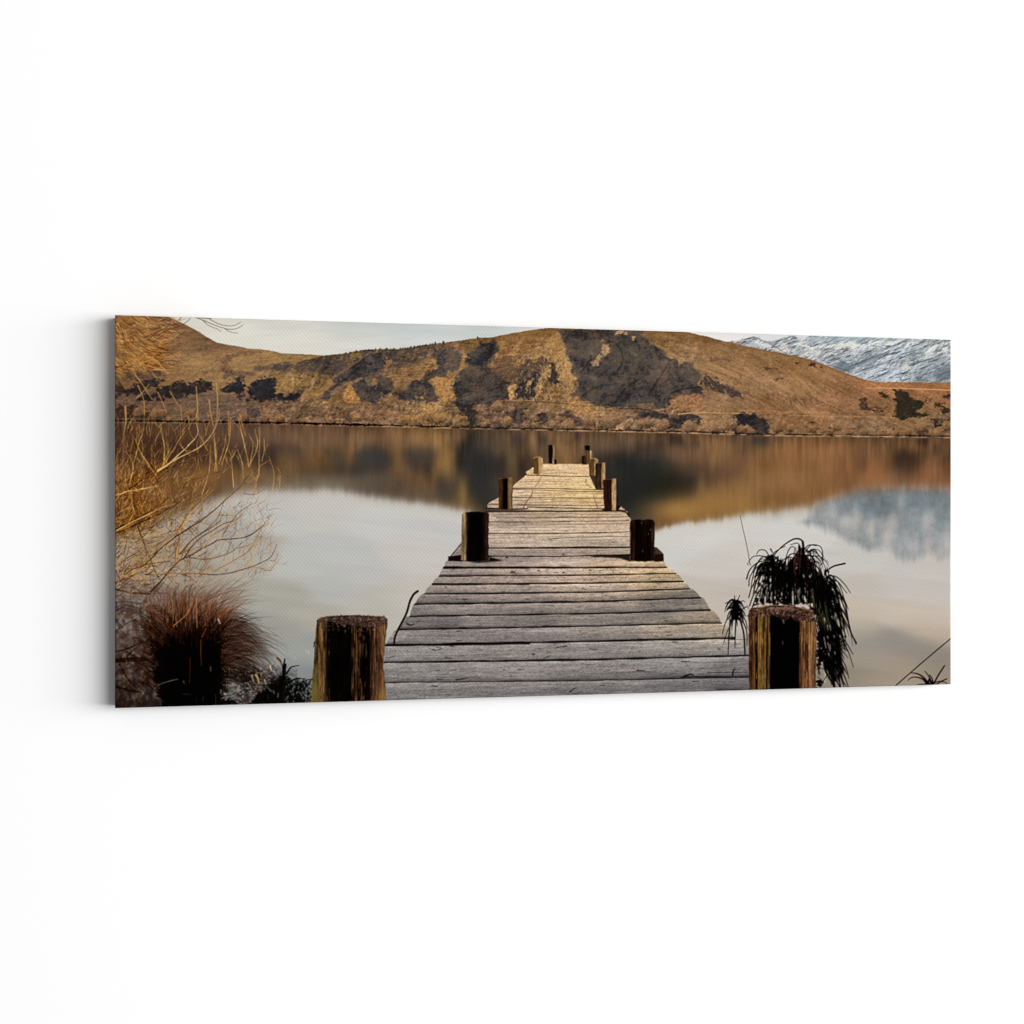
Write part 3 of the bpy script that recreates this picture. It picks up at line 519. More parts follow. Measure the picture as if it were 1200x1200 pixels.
tint([(330, 512, 112, 86, 68, 60, 12, .6), (200, 515, 92, 68, 55, 60, 12, .6), (215, 530, 70, 50, 44, 55, 9, .6), (310, 530, 74, 58, 50, 16, 8, .6), (345, 535, 92, 74, 60, 12, 8, .5), (398, 538, 86, 74, 62, 8, 8, .7), (432, 535, 70, 64, 60, 14, 9, .8), (447, 540, 66, 60, 58, 8, 8, .6), (492, 535, 78, 66, 58, 12, 9, .75), (505, 530, 90, 74, 60, 8, 8, .4),
      (440, 560, 92, 78, 66, 22, 6, .6), (420, 570, 96, 84, 74, 30, 5, .4), (380, 565, 120, 104, 86, 40, 7, .6), (467, 530, 128, 100, 66, 5, 18, .6), (525, 540, 132, 104, 66, 6, 16, .6), (420, 515, 128, 98, 74, 70, 7, .5), (505, 512, 150, 114, 72, 14, 9, .5), (522, 575, 76, 66, 56, 9, 9, .7), (543, 580, 140, 112, 66, 4, 14, .7), (490, 578, 108, 90, 70, 14, 8, .5),
      (562, 540, 50, 47, 46, 14, 24, .85), (575, 580, 60, 56, 50, 14, 14, .85), (600, 545, 88, 74, 58, 5, 25, .5), (585, 520, 92, 78, 62, 16, 10, .5), (625, 515, 140, 110, 78, 4, 12, .5), (640, 530, 70, 62, 52, 8, 10, .5), (662, 525, 135, 105, 72, 10, 10, .5), (690, 525, 84, 70, 58, 12, 10, .6), (720, 520, 108, 86, 68, 16, 8, .6), (750, 560, 48, 46, 42, 32, 26, .92), (735, 585, 44, 42, 38, 24, 16, .9),
      (770, 575, 44, 42, 36, 18, 14, .85), (790, 565, 46, 40, 30, 18, 10, .9), (800, 575, 58, 46, 32, 10, 8, .7), (815, 550, 88, 68, 54, 18, 8, .6), (800, 530, 110, 84, 66, 22, 8, .6), (822, 570, 130, 100, 66, 4, 10, .5), (860, 545, 108, 80, 60, 12, 8, .5), (860, 520, 128, 96, 70, 30, 8, .4), (795, 598, 158, 116, 68, 26, 10, .85), (850, 590, 150, 112, 66, 30, 12, .7),
      (920, 560, 142, 104, 68, 30, 14, .6), (950, 530, 142, 100, 66, 50, 12, .6), (1010, 540, 104, 74, 56, 4, 12, .6), (1060, 540, 66, 48, 40, 12, 11, .8), (1052, 555, 90, 66, 52, 8, 10, .5), (1098, 528, 92, 68, 56, 6, 8, .5), (1090, 550, 140, 98, 70, 14, 10, .5), (1030, 560, 148, 104, 72, 30, 8, .5), (1025, 545, 150, 104, 70, 8, 10, .5), (890, 525, 140, 100, 66, 30, 8, .4), (888, 516, 58, 50, 48, 14, 6, .5)], 1)
ref = ref*(1+.06*stk)[..., None]*np.array([.975, .99, .975]); ref = (ref-np.array([92, 74, 58]))*1.22+np.array([92, 74, 58])
n = 1.0*fbm(XX, YY, 5, 60, 161, 3)+.8*fbm(XX, YY, 40, 60, 163, 2)
sf = np.interp(XX, [128, 300, 560, 780, 900, 1000, 1120], [7, 5.2, 4.2, 2.6, 4.5, 5.5, 6])
mm = 1/(1+np.exp(np.clip((YY-edge-n*1.5)/sf*1.8, -30, 30)))
halo = np.exp(-((YY-edge-8)/8)**2)*.4
lake = lake*(1-halo[..., None])+halo[..., None]*np.array([210, 203, 190])
# mirrored snow range
mp = zh([(560, 430), (590, 415), (600, 380), (620, 350), (700, 320), (800, 285), (1200, 285), (1200, 520), (1170, 575), (1130, 585), (1090, 560), (1040, 585), (990, 590), (950, 575), (920, 545), (880, 540), (840, 548), (780, 515), (700, 480), (640, 455), (590, 440)])
d = sdf(mp, XX, YY)+2.2*fbm(XX, YY, 4, 40, 171, 3)
mk = np.clip(.5-d/13, 0, 1); mk = mk*mk*(3-2*mk)
mc = field([(960, 600, 152, 158, 158), (1000, 595, 128, 138, 142), (1030, 590, 108, 118, 122), (1060, 585, 122, 134, 140), (1100, 585, 120, 132, 138), (1000, 620, 160, 162, 160), (1040, 620, 142, 148, 150), (1020, 635, 150, 156, 156), (1080, 610, 138, 148, 152), (1110, 610, 132, 144, 148), (1060, 640, 158, 162, 162), (1090, 630, 150, 156, 158), (1105, 640, 165, 165, 162)], 14, XX, YY)
mc = mc*(1+.05*fbm(XX, YY, 4, 14, 173, 4)+.05*fbm(XX, YY, 9, 6, 175, 3))[..., None]
for x, y, sx, sy, a in [(992, 610, 6, 6, .6), (1004, 606, 4, 8, .5), (1021, 620, 4, 9, .55), (1040, 628, 6, 9, .7), (1046, 612, 4, 8, .45), (1056, 588, 4, 9, .35), (1086, 612, 5, 9, .6), (1067, 640, 5, 8, .4), (1088, 640, 4, 9, .5), (1110, 635, 4, 12, .65), (1036, 645, 5, 6, .6), (975, 600, 4, 8, .4)]:
    m = a*np.exp(-.5*((XX-x)/sx)**2-.5*((YY-y)/sy)**2)[..., None]; mc = mc*(1-m)+m*np.array([205, 194, 184])
mc = (mc*.8+mc.mean(-1, keepdims=True)*.2)*.97
lake = lake*(1-mk[..., None])+mc*mk[..., None]
for x, y, a in [(912, 604, .3), (935, 602, .22), (898, 605, .15)]:
    m = a*np.exp(-.5*((XX-x)/6)**2-.5*((YY-y)/5)**2)[..., None]; lake = lake*(1-m)+m*np.array([150, 158, 160])
lake = lake*(1-mm[..., None])+ref*mm[..., None]
bt = np.clip((YY-s)/1.2, 0, 1)*wat
IMG[:] = IMG*(1-bt[..., None])+lake*bt[..., None]
LAB[wat] = LAKE

# ---- jetty deck
def deckcol(x, y):
    b = field([(640, 545, 214, 180, 126), (680, 548, 208, 172, 116), (620, 552, 206, 170, 118), (640, 562, 212, 182, 134), (680, 565, 214, 186, 140), (620, 572, 198, 172, 140), (610, 580, 196, 178, 158), (650, 580, 205, 178, 135), (690, 580, 200, 172, 128), (600, 592, 176, 158, 142), (650, 594, 188, 168, 146), (700, 594, 190, 166, 134),
               (600, 604, 168, 150, 136), (650, 604, 176, 156, 140), (710, 604, 176, 156, 138), (600, 618, 176, 162, 150), (650, 618, 184, 168, 152), (710, 618, 180, 162, 144), (600, 634, 184, 168, 154), (650, 634, 192, 178, 162), (710, 634, 178, 164, 150), (600, 648, 140, 128, 124), (650, 648, 144, 132, 128), (710, 648, 140, 128, 122),
               (560, 655, 128, 120, 118), (530, 662, 138, 130, 126), (600, 660, 142, 132, 128), (650, 662, 168, 152, 142), (720, 662, 178, 158, 138), (765, 664, 160, 140, 118), (540, 672, 132, 124, 122), (600, 672, 152, 138, 132), (660, 670, 172, 156, 146), (740, 670, 184, 164, 142), (520, 680, 142, 132, 128), (600, 680, 152, 140, 132), (700, 680, 178, 160, 144), (780, 678, 176, 156, 128),
               (510, 690, 126, 118, 116), (600, 692, 138, 128, 122), (700, 690, 160, 148, 138), (790, 688, 148, 134, 118), (500, 702, 138, 130, 124), (600, 702, 144, 134, 128), (700, 700, 156, 142, 132), (800, 698, 118, 112, 108), (490, 716, 108, 102, 102), (600, 714, 118, 112, 108), (700, 712, 126, 118, 112), (800, 710, 106, 102, 100),
               (480, 730, 122, 116, 110), (600, 728, 128, 120, 114), (700, 726, 132, 125, 116), (820, 722, 150, 136, 118), (470, 748, 126, 120, 116), (600, 744, 128, 120, 116), (700, 742, 134, 126, 118), (800, 738, 148, 137, 122), (850, 740, 160, 147, 128), (470, 766, 124, 120, 116), (600, 764, 126, 120, 115), (700, 762, 126, 120, 114), (800, 758, 134, 128, 122), (860, 758, 128, 124, 120),
               (470, 788, 122, 118, 114), (600, 786, 122, 116, 112), (700, 784, 118, 113, 108), (800, 780, 118, 114, 112), (860, 782, 104, 100, 98), (470, 812, 114, 110, 106), (600, 810, 112, 108, 104), (700, 806, 106, 102, 98), (800, 802, 102, 98, 96), (860, 800, 92, 88, 88)], 16, x, y)
    k = np.clip((y-540)/260, .08, 1)
    g = .10*fbm(x, y, 40, .9, 201, 4, -.012)+.07*fbm(x, y, 14, 1.6, 205, 4, -.012)+.035*fbm(x, y, 1.4, 1.2, 209, 2)
    g = g-.13*np.clip(fbm(x, y, 9, .8, 221, 3, -.012)*2-.9, 0, 1)+.05*fbm(x, y, 90, 5, 223, 2)
    k2 = 1.10+.07*np.clip((y-740)/40, 0, 1)
    g = g*.8+.10*fbm(x, y, 2.0, 1.1, 225, 3)-.10*np.clip(fbm(x, y, 5, 1.3, 227, 3)*2.2-1.0, 0, 1)
    fw = np.clip((575-y)/25, 0, 1)[..., None]; nw = np.clip((y-690)/40, 0, 1)[..., None]
    b = b*(1-fw*.0)+fw*np.array([-4, 3, 24])+nw*np.array([-1, 1, 6])
    return (b*np.array([1.0, .98, .95]))*((1.0+g)*k2)[..., None]
far_deck = zj([(455, 262), (392, 284), (338, 318), (345, 336), (255, 408), (245, 430), (140, 500), (75, 533), (64, 552), (62, 582), (250, 588), (620, 592), (1000, 590), (1060, 605), (1005, 560), (985, 590), (880, 440), (830, 440), (785, 345), (780, 262)])
poly(zj([(62, 560), (62, 582), (250, 592), (1040, 600), (1066, 640), (1066, 610), (990, 552), (975, 560), (975, 580)]), (44, 22, 16), .6, lab=JETTY)
poly(far_deck, deckcol, .5, .15, 3, 1, lab=JETTY)
# second deck, third deck
second = [(569, 600.5), (640, 599.8), (726, 599.2), (733, 601), (739, 608), (741, 640), (768, 641), (778, 650), (778, 660), (522, 660), (527, 652), (540, 636), (548, 620), (560, 604)]
poly(second, deckcol, .5, lab=JETTY)
LP = [(522, 658), (520, 665), (514.8, 675.3), (507, 684.6), (496.8, 696.3), (486, 708.4), (480, 722.3), (467, 738), (452.4, 756), (450, 776.4), (450, 799.9), (448, 830)]
MPy = [659, 665, 673.8, 683.2, 694, 704.9, 719, 733.6, 751.4, 773, 797.5, 822]
RPt = [(777, 658.5), (781, 665), (792, 672), (800.8, 681.3), (808.4, 689.8), (821.4, 700.6), (832.2, 715), (845.3, 730), (860.4, 747.9), (880, 768), (884, 793.4), (890, 815)]
gain = [1.02, 1.05, .98, 1.04, .95, 1.03, .94, 1.0, 1.02, 1.0, .98]
for i in range(11):
    l0, l1, r0, r1 = LP[i], LP[i+1], RPt[i], RPt[i+1]
    if i == 0: l0, r0 = (523, 658), (778, 658)
    xl = l1[0]+(l0[0]-l1[0])*.72; xr = r1[0]+(r0[0]-r1[0])*.72
    P = [(xl, l0[1]), (l1[0]+(l0[0]-l1[0])*.22, (l0[1]*.4+l1[1]*.6)), (l1[0], l1[1]), (700, MPy[i+1]), r1, (r1[0]+(r0[0]-r1[0])*.22, r0[1]*.4+r1[1]*.6), (xr, r0[1]), (700, MPy[i])]
    h = MPy[i+1]-MPy[i]
    def pc(x, y, i=i, h=h):
        yt = np.interp(x, [LP[i][0], 700, RPt[i][0]], [LP[i][1], MPy[i], RPt[i][1]]); t = np.clip((y-yt)/h, 0, 1)
        c = deckcol(x, y+0)*gain[i]
        xo = 37.0*i
        c = c*(1+.07*fbm(x+xo, y*1.0+xo, 60, 3.2, 211+i, 3, -.012)+.12*np.exp(-(t/.14)**2)+.07*(1-2*t)-.3*np.exp(-((1-t)/.11)**2))[..., None]
        return c
    poly(P, pc, .5, .3, 3, i+3, lab=JETTY)
def seam(pts, w, col=(22, 14, 12), a=1.0, j=.13):
    w = w*1.08
    P = np.array(pts, float); xs = np.append(np.arange(P[0, 0], P[-1, 0]-4, 13.0), P[-1, 0]); ys = np.interp(xs, P[:, 0], P[:, 1])+rng.normal(size=len(xs))*j
    stroke(list(zip(xs, ys)), w*rng.uniform(.55, 1.3, len(xs)), 1, col, a, n=2)
SW = [1.0, 2.3, 1.7, 2.2, 1.8, 2.1, 1.9, 1.9, 2.7, 2.4, 1.3]
for i in range(1, 11):
    m = (np.array(LP[i])+np.array([700, MPy[i]]))/2
    seam([LP[i], (700, MPy[i]), RPt[i]], SW[i], (12, 6, 4), 1 if i < 10 else .8)
    if i in (1, 3, 8): seam([(LP[i][0], LP[i][1]+.6), (620, MPy[i]*.5+LP[i][1]*.5+.6)], SW[i]*.9, (16, 10, 9), .8)
for p, w, a in [([(60, 596), (560, 597), (1040, 590)], 1.6, .9), ([(130, 641), (600, 640), (1062, 634)], .9, .75), ([(75, 671), (560, 668), (1062, 660)], 1.0, .8), ([(75, 693), (500, 690), (1062, 680)], .7, .45), ([(75, 751), (560, 751), (1064, 741)], 1.2, .9), ([(500, 790), (660, 778), (1064, 771)], .9, .7), ([(300, 775), (500, 768)], .5, .3), ([(75, 853), (1064, 849)], 2.1, 1), ([(100, 620), (500, 612), (1000, 618)], .6, .4), ([(75, 715), (400, 708), (1060, 712)], .5, .3),
                ([(460, 285), (780, 285)], .5, .3), ([(360, 308), (780, 315)], .5, .35), ([(345, 340), (560, 348), (780, 350)], 1.3, .8), ([(300, 385), (760, 382)], .6, .35), ([(270, 410), (500, 405), (830, 412)], .5, .3), ([(245, 432), (500, 436), (880, 443)], 1.2, .9), ([(245, 442), (500, 448), (880, 458)], .9, .7), ([(380, 470), (880, 470)], .6, .5), ([(245, 496), (500, 500), (880, 502)], 1.0, .8), ([(360, 535), (620, 525), (885, 535)], .6, .6), ([(100, 545), (330, 548), (600, 552), (885, 556)], .9, .85), ([(245, 518), (340, 520)], .8, .5), ([(350, 565), (600, 572), (885, 576)], 1.3, .9)]:
    seam(zj(p), w, (54, 32, 22) if p[0][1] < 590 else (26, 17, 14), a, .12)
seam(zm([(150, 700), (500, 702), (915, 692)]), 1.7, (14, 8, 6), 1, .12)
seam(zm([(0, 764), (200, 763)]), 1.2, (14, 8, 6), .8, .1)
for yy, a_ in ((618, .35), (632, .3), (662, .35), (683, .4), (705, .35), (728, .3), (764, .45), (800, .3), (820, .35), (872, .3), (888, .35), (300, .3), (325, .3), (372, .4), (398, .3), (422, .3), (462, .35), (482, .4), (508, .3), (528, .35), (556, .35)):
    x0 = 80 if yy > 590 else 260+max(0, 440-yy)*.45; L_ = rng.uniform(.3, .95)*(1060-x0 if yy > 590 else 600); x0 += rng.uniform(0, .3)*200
    seam(zj([(x0, yy), (x0+L_*.5, yy+rng.normal()*2), (min(x0+L_, 1060 if yy > 590 else 780+(yy-262)*.35), yy-3)]), .5, (70, 50, 38), a_+.1, .1)
stroke(zj([(250, 408), (140, 498), (74, 536), (62, 578)]), .9, 1.2, (60, 42, 34), .8)
stroke(zj([(75, 548), (145, 545)]), 1.4, 1.2, (70, 52, 42), .7)
for p, w in [([(62, 575), (250, 580), (350, 576)], 3.0), ([(880, 582), (1000, 588), (1040, 597)], 2.4)]:
    stroke(zj(p), w/1.2, w/2, (30, 16, 12), .9)
# lost moss and splits
stroke(zj([(448, 345), (430, 385), (400, 425)]), .9, .9, (96, 66, 44), .6); stroke(zj([(385, 455), (375, 485), (350, 520), (330, 545), (322, 572)]), 1.3, 1.6, (110, 50, 34), .65)
stroke(zj([(760, 372), (762, 400), (800, 430)]), 1.2, .8, (80, 56, 40), .6); stroke(zj([(815, 480), (820, 510), (838, 560), (838, 575)]), 1.2, 1.5, (110, 60, 40), .6)
for x, y in zm([(280, 782), (290, 788), (275, 790), (555, 690), (420, 778), (555, 788), (250, 708), (700, 775)]): stroke([(x-.9, y), (x+.9, y+.2)], 1.6, 1.4, (30, 20, 18), .85)
stroke(zm([(540, 750), (590, 752)]), 1.4, .8, (100, 80, 66), .6); stroke(zm([(660, 770), (720, 766)]), 1.2, .8, (100, 80, 66), .5)
# knots and splits in the near boards
for k in range(420):
    i = rng.integers(2, 11); x = rng.uniform(LP[i][0]+12, RPt[i][0]-12)
    y0 = np.interp(x, [LP[i-1][0], 700, RPt[i-1][0]], [LP[i-1][1], MPy[i-1], RPt[i-1][1]]); y1 = np.interp(x, [LP[i][0], 700, RPt[i][0]], [LP[i][1], MPy[i], RPt[i][1]])
    y = y0+(y1-y0)*rng.uniform(.15, .9); L = rng.uniform(.3, 1)**2.5*5*(.4+i/12)+.3
    stroke([(x-L, y+L*.02+rng.normal()*.12), (x, y), (x+L, y-L*.02+rng.normal()*.15)], [.3, rng.uniform(.4, 1.3), .3], .3, (56, 46, 42), rng.uniform(.25, .75), n=2)
for p, w in [([(170, 512), (190, 520), (210, 514)], 3.0), ([(305, 652), (330, 655), (358, 645)], 1.6), ([(330, 640), (352, 638)], 1), ([(380, 696), (410, 700)], 1.6), ([(435, 816), (470, 810), (502, 804)], 2.0), ([(305, 848), (335, 850)], 1.8), ([(335, 812), (362, 814)], 1.6), ([(325, 764), (345, 764)], 1.2), ([(850, 676), (862, 677)], 2.8), ([(905, 525), (940, 520)], 1.8), ([(910, 700), (945, 684)], 1.4), ([(440, 552), (465, 550)], 1.6), ([(440, 605), (470, 603)], 1.2), ([(405, 634), (430, 638)], 1.3), ([(455, 530), (490, 532)], 1.2), ([(980, 640), (1035, 630)], 1.3), ([(770, 760), (805, 758)], 1.2), ([(690, 760), (700, 762)], 1.1), ([(900, 822), (935, 820)], 1.6), ([(1050, 880), (1080, 860)], 1.8), ([(70, 700), (105, 686)], 1), ([(500, 460), (540, 462)], 1), ([(815, 378), (830, 382)], 1.4), ([(470, 378), (500, 380)], 1.1), ([(1120, 322), (1135, 326)], 1.3)]:
    stroke(zl(p), w*.8, w*.5, (26, 18, 16), .85)
for p, w in [([(400, 765), (440, 766)], 2.6), ([(655, 795), (690, 785), (705, 790)], 3.0), ([(640, 800), (800, 798), (1000, 800)], 2.2), ([(915, 790), (922, 762), (930, 758)], 3), ([(640, 716), (680, 718)], 1.6), ([(700, 824), (735, 822)], 1.6), ([(240, 764), (252, 764)], 1.2), ([(840, 648), (850, 652)], 1.8), ([(550, 496), (568, 497)], 1.6), ([(590, 610), (620, 611)], 1.2), ([(630, 670), (652, 671)], 1.2), ([(780, 776), (1000, 774)], 1.1), ([(100, 710), (200, 703)], 1.2), ([(560, 575), (590, 572)], 1.6), ([(470, 400), (495, 420)], 1), ([(830, 868), (890, 866), (980, 870)], 1.6), ([(40, 880), (60, 890), (100, 878)], 1), ([(0, 638), (22, 632)], 1.6), ([(200, 845), (225, 846)], 1.3), ([(180, 820), (300, 812)], 1), ([(900, 600), (1000, 596)], .9)]:
    stroke(zr(p), w*.8, w*.5, (28, 20, 18), .8)
# post shadows lying on the boards
poly(zm([(150, 705), (170, 708), (220, 722), (160, 728)]), (24, 16, 14), 1, alpha=.9)
poly(zm([(700, 703), (780, 694), (915, 690), (915, 730), (860, 712), (760, 706)]), (26, 18, 16), 1.0, .3, 3, alpha=.85)
poly(zm([(560, 650), (915, 648), (915, 656), (560, 658)]), (20, 14, 12), .6, alpha=.4)
poly([(525, 652), (542, 650), (542, 658), (525.5, 657.5)], (28, 16, 12), .6, alpha=.95)
stroke([(540, 638), (529, 651)], 1, 1.2, (50, 34, 28), .8)
poly(zm([(1046, 650), (1060, 652), (1096, 690), (1096, 728), (1046, 730)]), (36, 22, 18), .5, .3, 3, alpha=.95)
poly(zm([(1050, 656), (1060, 658), (1090, 688), (1050, 690)]), (86, 68, 56), .6, .3, 3, alpha=.7)

# ---- posts of the jetty
def postpoly(pts, fn, pid, rough=.3):
    n0 = 20+pid; POSTIDS.append(n0)
    poly(pts, fn, .45, rough, 3, pid, lab=n0)
def ramp(stops, g=.25, fs=1.2, ln=30, seed=0, sl=0.0):
    xs = [s[0] for s in stops]
    def f(x, y):
        xx = x+(y-560)*sl+.4*fbm(x, y, 3, 12, seed+7, 2)
        c = np.stack([np.interp(xx, xs, [s[1][k] for s in stops]) for k in range(3)], -1)
        c = (c*.74+c.mean(-1, keepdims=True)*.26)*np.array([.95, .88, .86])+np.array([3, 2, 1])
        return c*(1+g*fbm(x, y, fs, ln, 300+seed, 4)+.14*fbm(x, y, 2.4, 5, 311+seed, 4))[..., None]
    return f
def px(v): return 560+v/6
far_posts = [
 ([(497, 130), (512, 127), (538, 130), (538, 262), (497, 262)], [(px(497), (34, 20, 16)), (px(522), (34, 20, 16)), (px(527), (150, 126, 92)), (px(540), (176, 152, 112))]),
 ([(535, 234), (548, 230), (561, 234), (561, 264), (535, 264)], [(px(535), (38, 26, 20)), (px(552), (38, 26, 20)), (px(558), (150, 124, 90))]),
 ([(760, 168), (800, 168), (803, 222), (800, 264), (764, 264)], [(px(760), (96, 76, 40)), (px(778), (104, 82, 44)), (px(786), (60, 44, 26)), (px(790), (170, 146, 104)), (px(800), (196, 172, 126))]),
 ([(752, 131), (770, 127), (790, 131), (790, 168), (752, 168)], [(px(752), (24, 16, 14)), (px(784), (30, 20, 18)), (px(790), (100, 80, 60))]),
 ([(730, 208), (748, 202), (765, 208), (765, 266), (730, 266)], [(px(730), (36, 24, 18)), (px(752), (62, 44, 30)), (px(765), (92, 70, 40))]),
 ([(390, 222), (405, 213), (440, 213), (456, 228), (458, 262), (455, 328), (425, 336), (392, 330)], [(px(392), (96, 76, 36)), (px(420), (112, 86, 40)), (px(428), (178, 146, 86)), (px(456), (206, 176, 120))]),
 ([(782, 232), (796, 222), (832, 224), (846, 240), (844, 256), (828, 262), (828, 345), (782, 345)], [(px(782), (98, 74, 30)), (px(815), (112, 86, 38)), (px(820), (190, 160, 104)), (px(846), (212, 186, 134))]),
 ([(829, 258), (850, 252), (902, 252), (904, 340), (900, 435), (829, 436)], [(px(829), (58, 38, 20)), (px(850), (84, 60, 30)), (px(866), (52, 34, 20)), (px(872), (160, 132, 92)), (px(892), (190, 164, 120)), (px(898), (110, 84, 60)), (px(904), (60, 42, 34))]),
 ([(879, 376), (900, 366), (972, 366), (984, 380), (984, 560), (975, 592), (890, 588), (882, 480)], [(px(879), (74, 46, 30)), (px(905), (54, 28, 20)), (px(930), (60, 34, 24)), (px(940), (46, 28, 18)), (px(945), (160, 132, 90)), (px(968), (204, 174, 126)), (px(974), (66, 46, 36)), (px(984), (44, 32, 28))]),
 ([(145, 370), (180, 358), (244, 358), (248, 380), (245, 480), (245, 582), (145, 580)], [(px(145), (88, 64, 34)), (px(172), (66, 44, 24)), (px(182), (20, 13, 10)), (px(206), (22, 14, 10)), (px(214), (122, 96, 54)), (px(232), (136, 108, 62)), (px(246), (96, 72, 44))]),
]
for k, (p, st) in enumerate(far_posts): postpoly(zj(p), ramp(st, .22, .9, 12, k), k)
for p in [[(392, 222), (410, 214), (440, 216), (455, 226)], [(796, 224), (830, 225), (845, 238)]]: stroke(zj(p), 1.2, 1.2, (190, 160, 112), .7)
for p in [[(745, 132), (790, 130)], [(148, 366), (180, 362), (240, 360)], [(882, 372), (968, 368)], [(832, 256), (900, 254)]]: stroke(zj(p), .7, .7, (140, 112, 78), .6)
postpoly([(541.5, 603), (544, 600), (556, 599.4), (571, 600), (573, 603), (572.5, 630), (572.6, 656), (565, 657), (548, 658), (540, 656), (540.6, 630)],
         ramp([(540, (112, 98, 62)), (545, (150, 134, 98)), (547.5, (58, 40, 26)), (550, (20, 11, 9)), (564, (16, 9, 8)), (568.5, (48, 30, 24)), (571, (56, 36, 28)), (573, (30, 18, 15))], .35, 1.1, 25, 31), 12)
postpoly([(738, 611), (741, 609), (750, 608.6), (753, 610), (758, 608), (765, 609), (767.5, 613), (767, 640), (767, 657), (755, 658.5), (738.5, 657)],
         ramp([(738, (62, 40, 28)), (743, (44, 26, 20)), (746, (20, 12, 10)), (752, (30, 18, 14)), (757, (40, 22, 18)), (761, (22, 13, 11)), (765, (60, 38, 30)), (767, (40, 26, 22))], .45, 1.1, 18, 33), 13)
for p in [(753, 645), (752, 612), (762, 620), (760, 625)]: stroke([p, (p[0]+.4, p[1]+2)], 1, .6, (150, 130, 115), .5)
poly([(542, 657), (575, 655.5), (590, 657.5), (560, 660)], (22, 14, 12), 1, alpha=.7)
# big near posts
def rim(cx0, cx1, yf, col, n, sd):
    r = np.random.default_rng(sd)
    for k in range(n):
        x = r.uniform(cx0, cx1); y0, y1 = yf(x); y = y0+(y1-y0)*r.random()**1.4
        L = r.uniform(.8, 3.6); a = r.normal()*1.1+(0 if r.random() < .5 else 1.4)
        c = np.array(col)*r.uniform(.18, 1.25)
        stroke([(x, y), (x+L*np.cos(a), y+abs(L*np.sin(a)))], r.uniform(.5, 1.3), .4, c, r.uniform(.5, .95), n=1)
stroke(zq([(875, 243), (852, 262), (832, 300), (815, 360), (790, 410), (768, 452), (752, 490), (747, 525)]), 3.3, 2.8, (34, 22, 20), 1, lab=STICK)
stroke(zq([(858, 255), (838, 300), (822, 345)]), .7, .5, (90, 70, 60), .4)
pl = zq([(330, 402), (345, 386), (400, 378), (500, 374), (600, 375), (690, 380), (712, 392), (708, 450), (700, 520), (694, 590), (688, 650), (696, 720), (704, 780), (704, 860), (288, 870), (296, 780), (304, 700), (314, 620), (318, 540), (322, 470)])
postpoly(pl, ramp([(364, (110, 98, 46)), (371, (92, 72, 38)), (376, (122, 94, 52)), (381, (96, 72, 40)), (384, (34, 22, 14)), (387, (12, 8, 7)), (411, (12, 7, 6)), (414, (60, 36, 24)), (417, (80, 52, 34)), (421, (40, 23, 16)), (424, (14, 8, 7)), (432, (20, 12, 9)), (436, (72, 48, 32)), (440, (98, 70, 44)), (446, (92, 62, 40)), (451, (138, 104, 60)), (455, (90, 64, 38))], .38, 1.5, 40, 41), 14, .5)
w = win(362, 720, 456, 830); x, y = XX[w], YY[w]; inn = np.clip(.5-sdf(pl, x, y), 0, 1)
n = fbm(x, y, 1.3, 22, 401, 4); comp(w, inn*np.clip(n*2.2-.35, 0, 1)*.75, (34, 20, 14))
n = fbm(x, y, 1.2, 18, 405, 4); comp(w, inn*np.clip(n*2.2-.9, 0, 1)*.42*np.where((x > 386) & (x < 412), .05, 1), (160, 122, 78))
comp(w, inn*np.clip((y-780)/30, 0, 1)*np.clip((377-x)/5, 0, 1)*.7, (116, 104, 56))
comp(w, inn*np.clip((y-800)/14, 0, 1)*np.clip((x-438)/8, 0, 1)*.6, (158, 126, 74))
n = fbm(x, y, 2, 5, 409, 3); comp(w, inn*np.clip(1-np.abs(x-(421+3*np.sin(y/14)))/2.2, 0, 1)*np.clip(n+.8, 0, 1)*.7, (112, 82, 46))
comp(w, inn*np.clip((y-812)/9, 0, 1)*np.clip(1-abs(x-393)/7, 0, 1)*np.clip(n+.2, 0, 1)*.7, (90, 66, 34))
poly(zq([(335, 400), (350, 386), (500, 375), (690, 381), (710, 392), (704, 420), (640, 425), (560, 440), (480, 430), (400, 405), (340, 412)]), (74, 56, 48), .8, 1.2, 2.4, 9, alpha=.85, amp=.4, ts=(1.6, 1.2))
rim(373, 453, lambda x: (724-1.6*np.sin((x-371)/83*3.14), 736+4*np.sin((x-371)/83*3.14)), (140, 110, 94), 230, 5)
stroke(zq([(336, 398), (360, 384), (500, 374), (680, 379)]), .9, .7, (150, 124, 100), .7)
stroke(zq([(316, 520), (312, 545)]), 1.8, 1, (40, 24, 18), .9)

# ---- the trailing leaf plant behind the right post
def blade(c, vx, vy, g, T, w0, col, lab=PALM, w1=.35):
    w0 = [w0*.9, w0*1.25, w0*1.35, w0*1.1, w1]
    ts = np.linspace(0, 1, 6)*T
    stroke([(c[0]+vx*t*(1-.12*t), c[1]+vy*t+.5*g*t*t) for t in ts], w0, w1, col, 1, n=3, lab=lab)
prg = np.random.default_rng(12)
BK = (13, 9, 8)
for p in [[(400, 430), (440, 330), (470, 250), (500, 250), (520, 330), (545, 330), (560, 420), (560, 545), (400, 545)], [(560, 400), (600, 300), (640, 350), (660, 250), (700, 160), (740, 170), (770, 260), (800, 330), (850, 380), (830, 480), (790, 560), (620, 545), (570, 545)],
          [(800, 560), (860, 400), (890, 380), (930, 420), (950, 520), (950, 640), (930, 760), (900, 860), (860, 1000), (850, 1110), (818, 1110), (815, 700)]]:
    shade(zp(p), BK, 9, 66, .97, lo=.4, k=.5)
    M_ = MASKS.setdefault(PALM, np.zeros((NH, NW), np.float32)); M_[sdf(zp(p), XX, YY) < 0] = 1
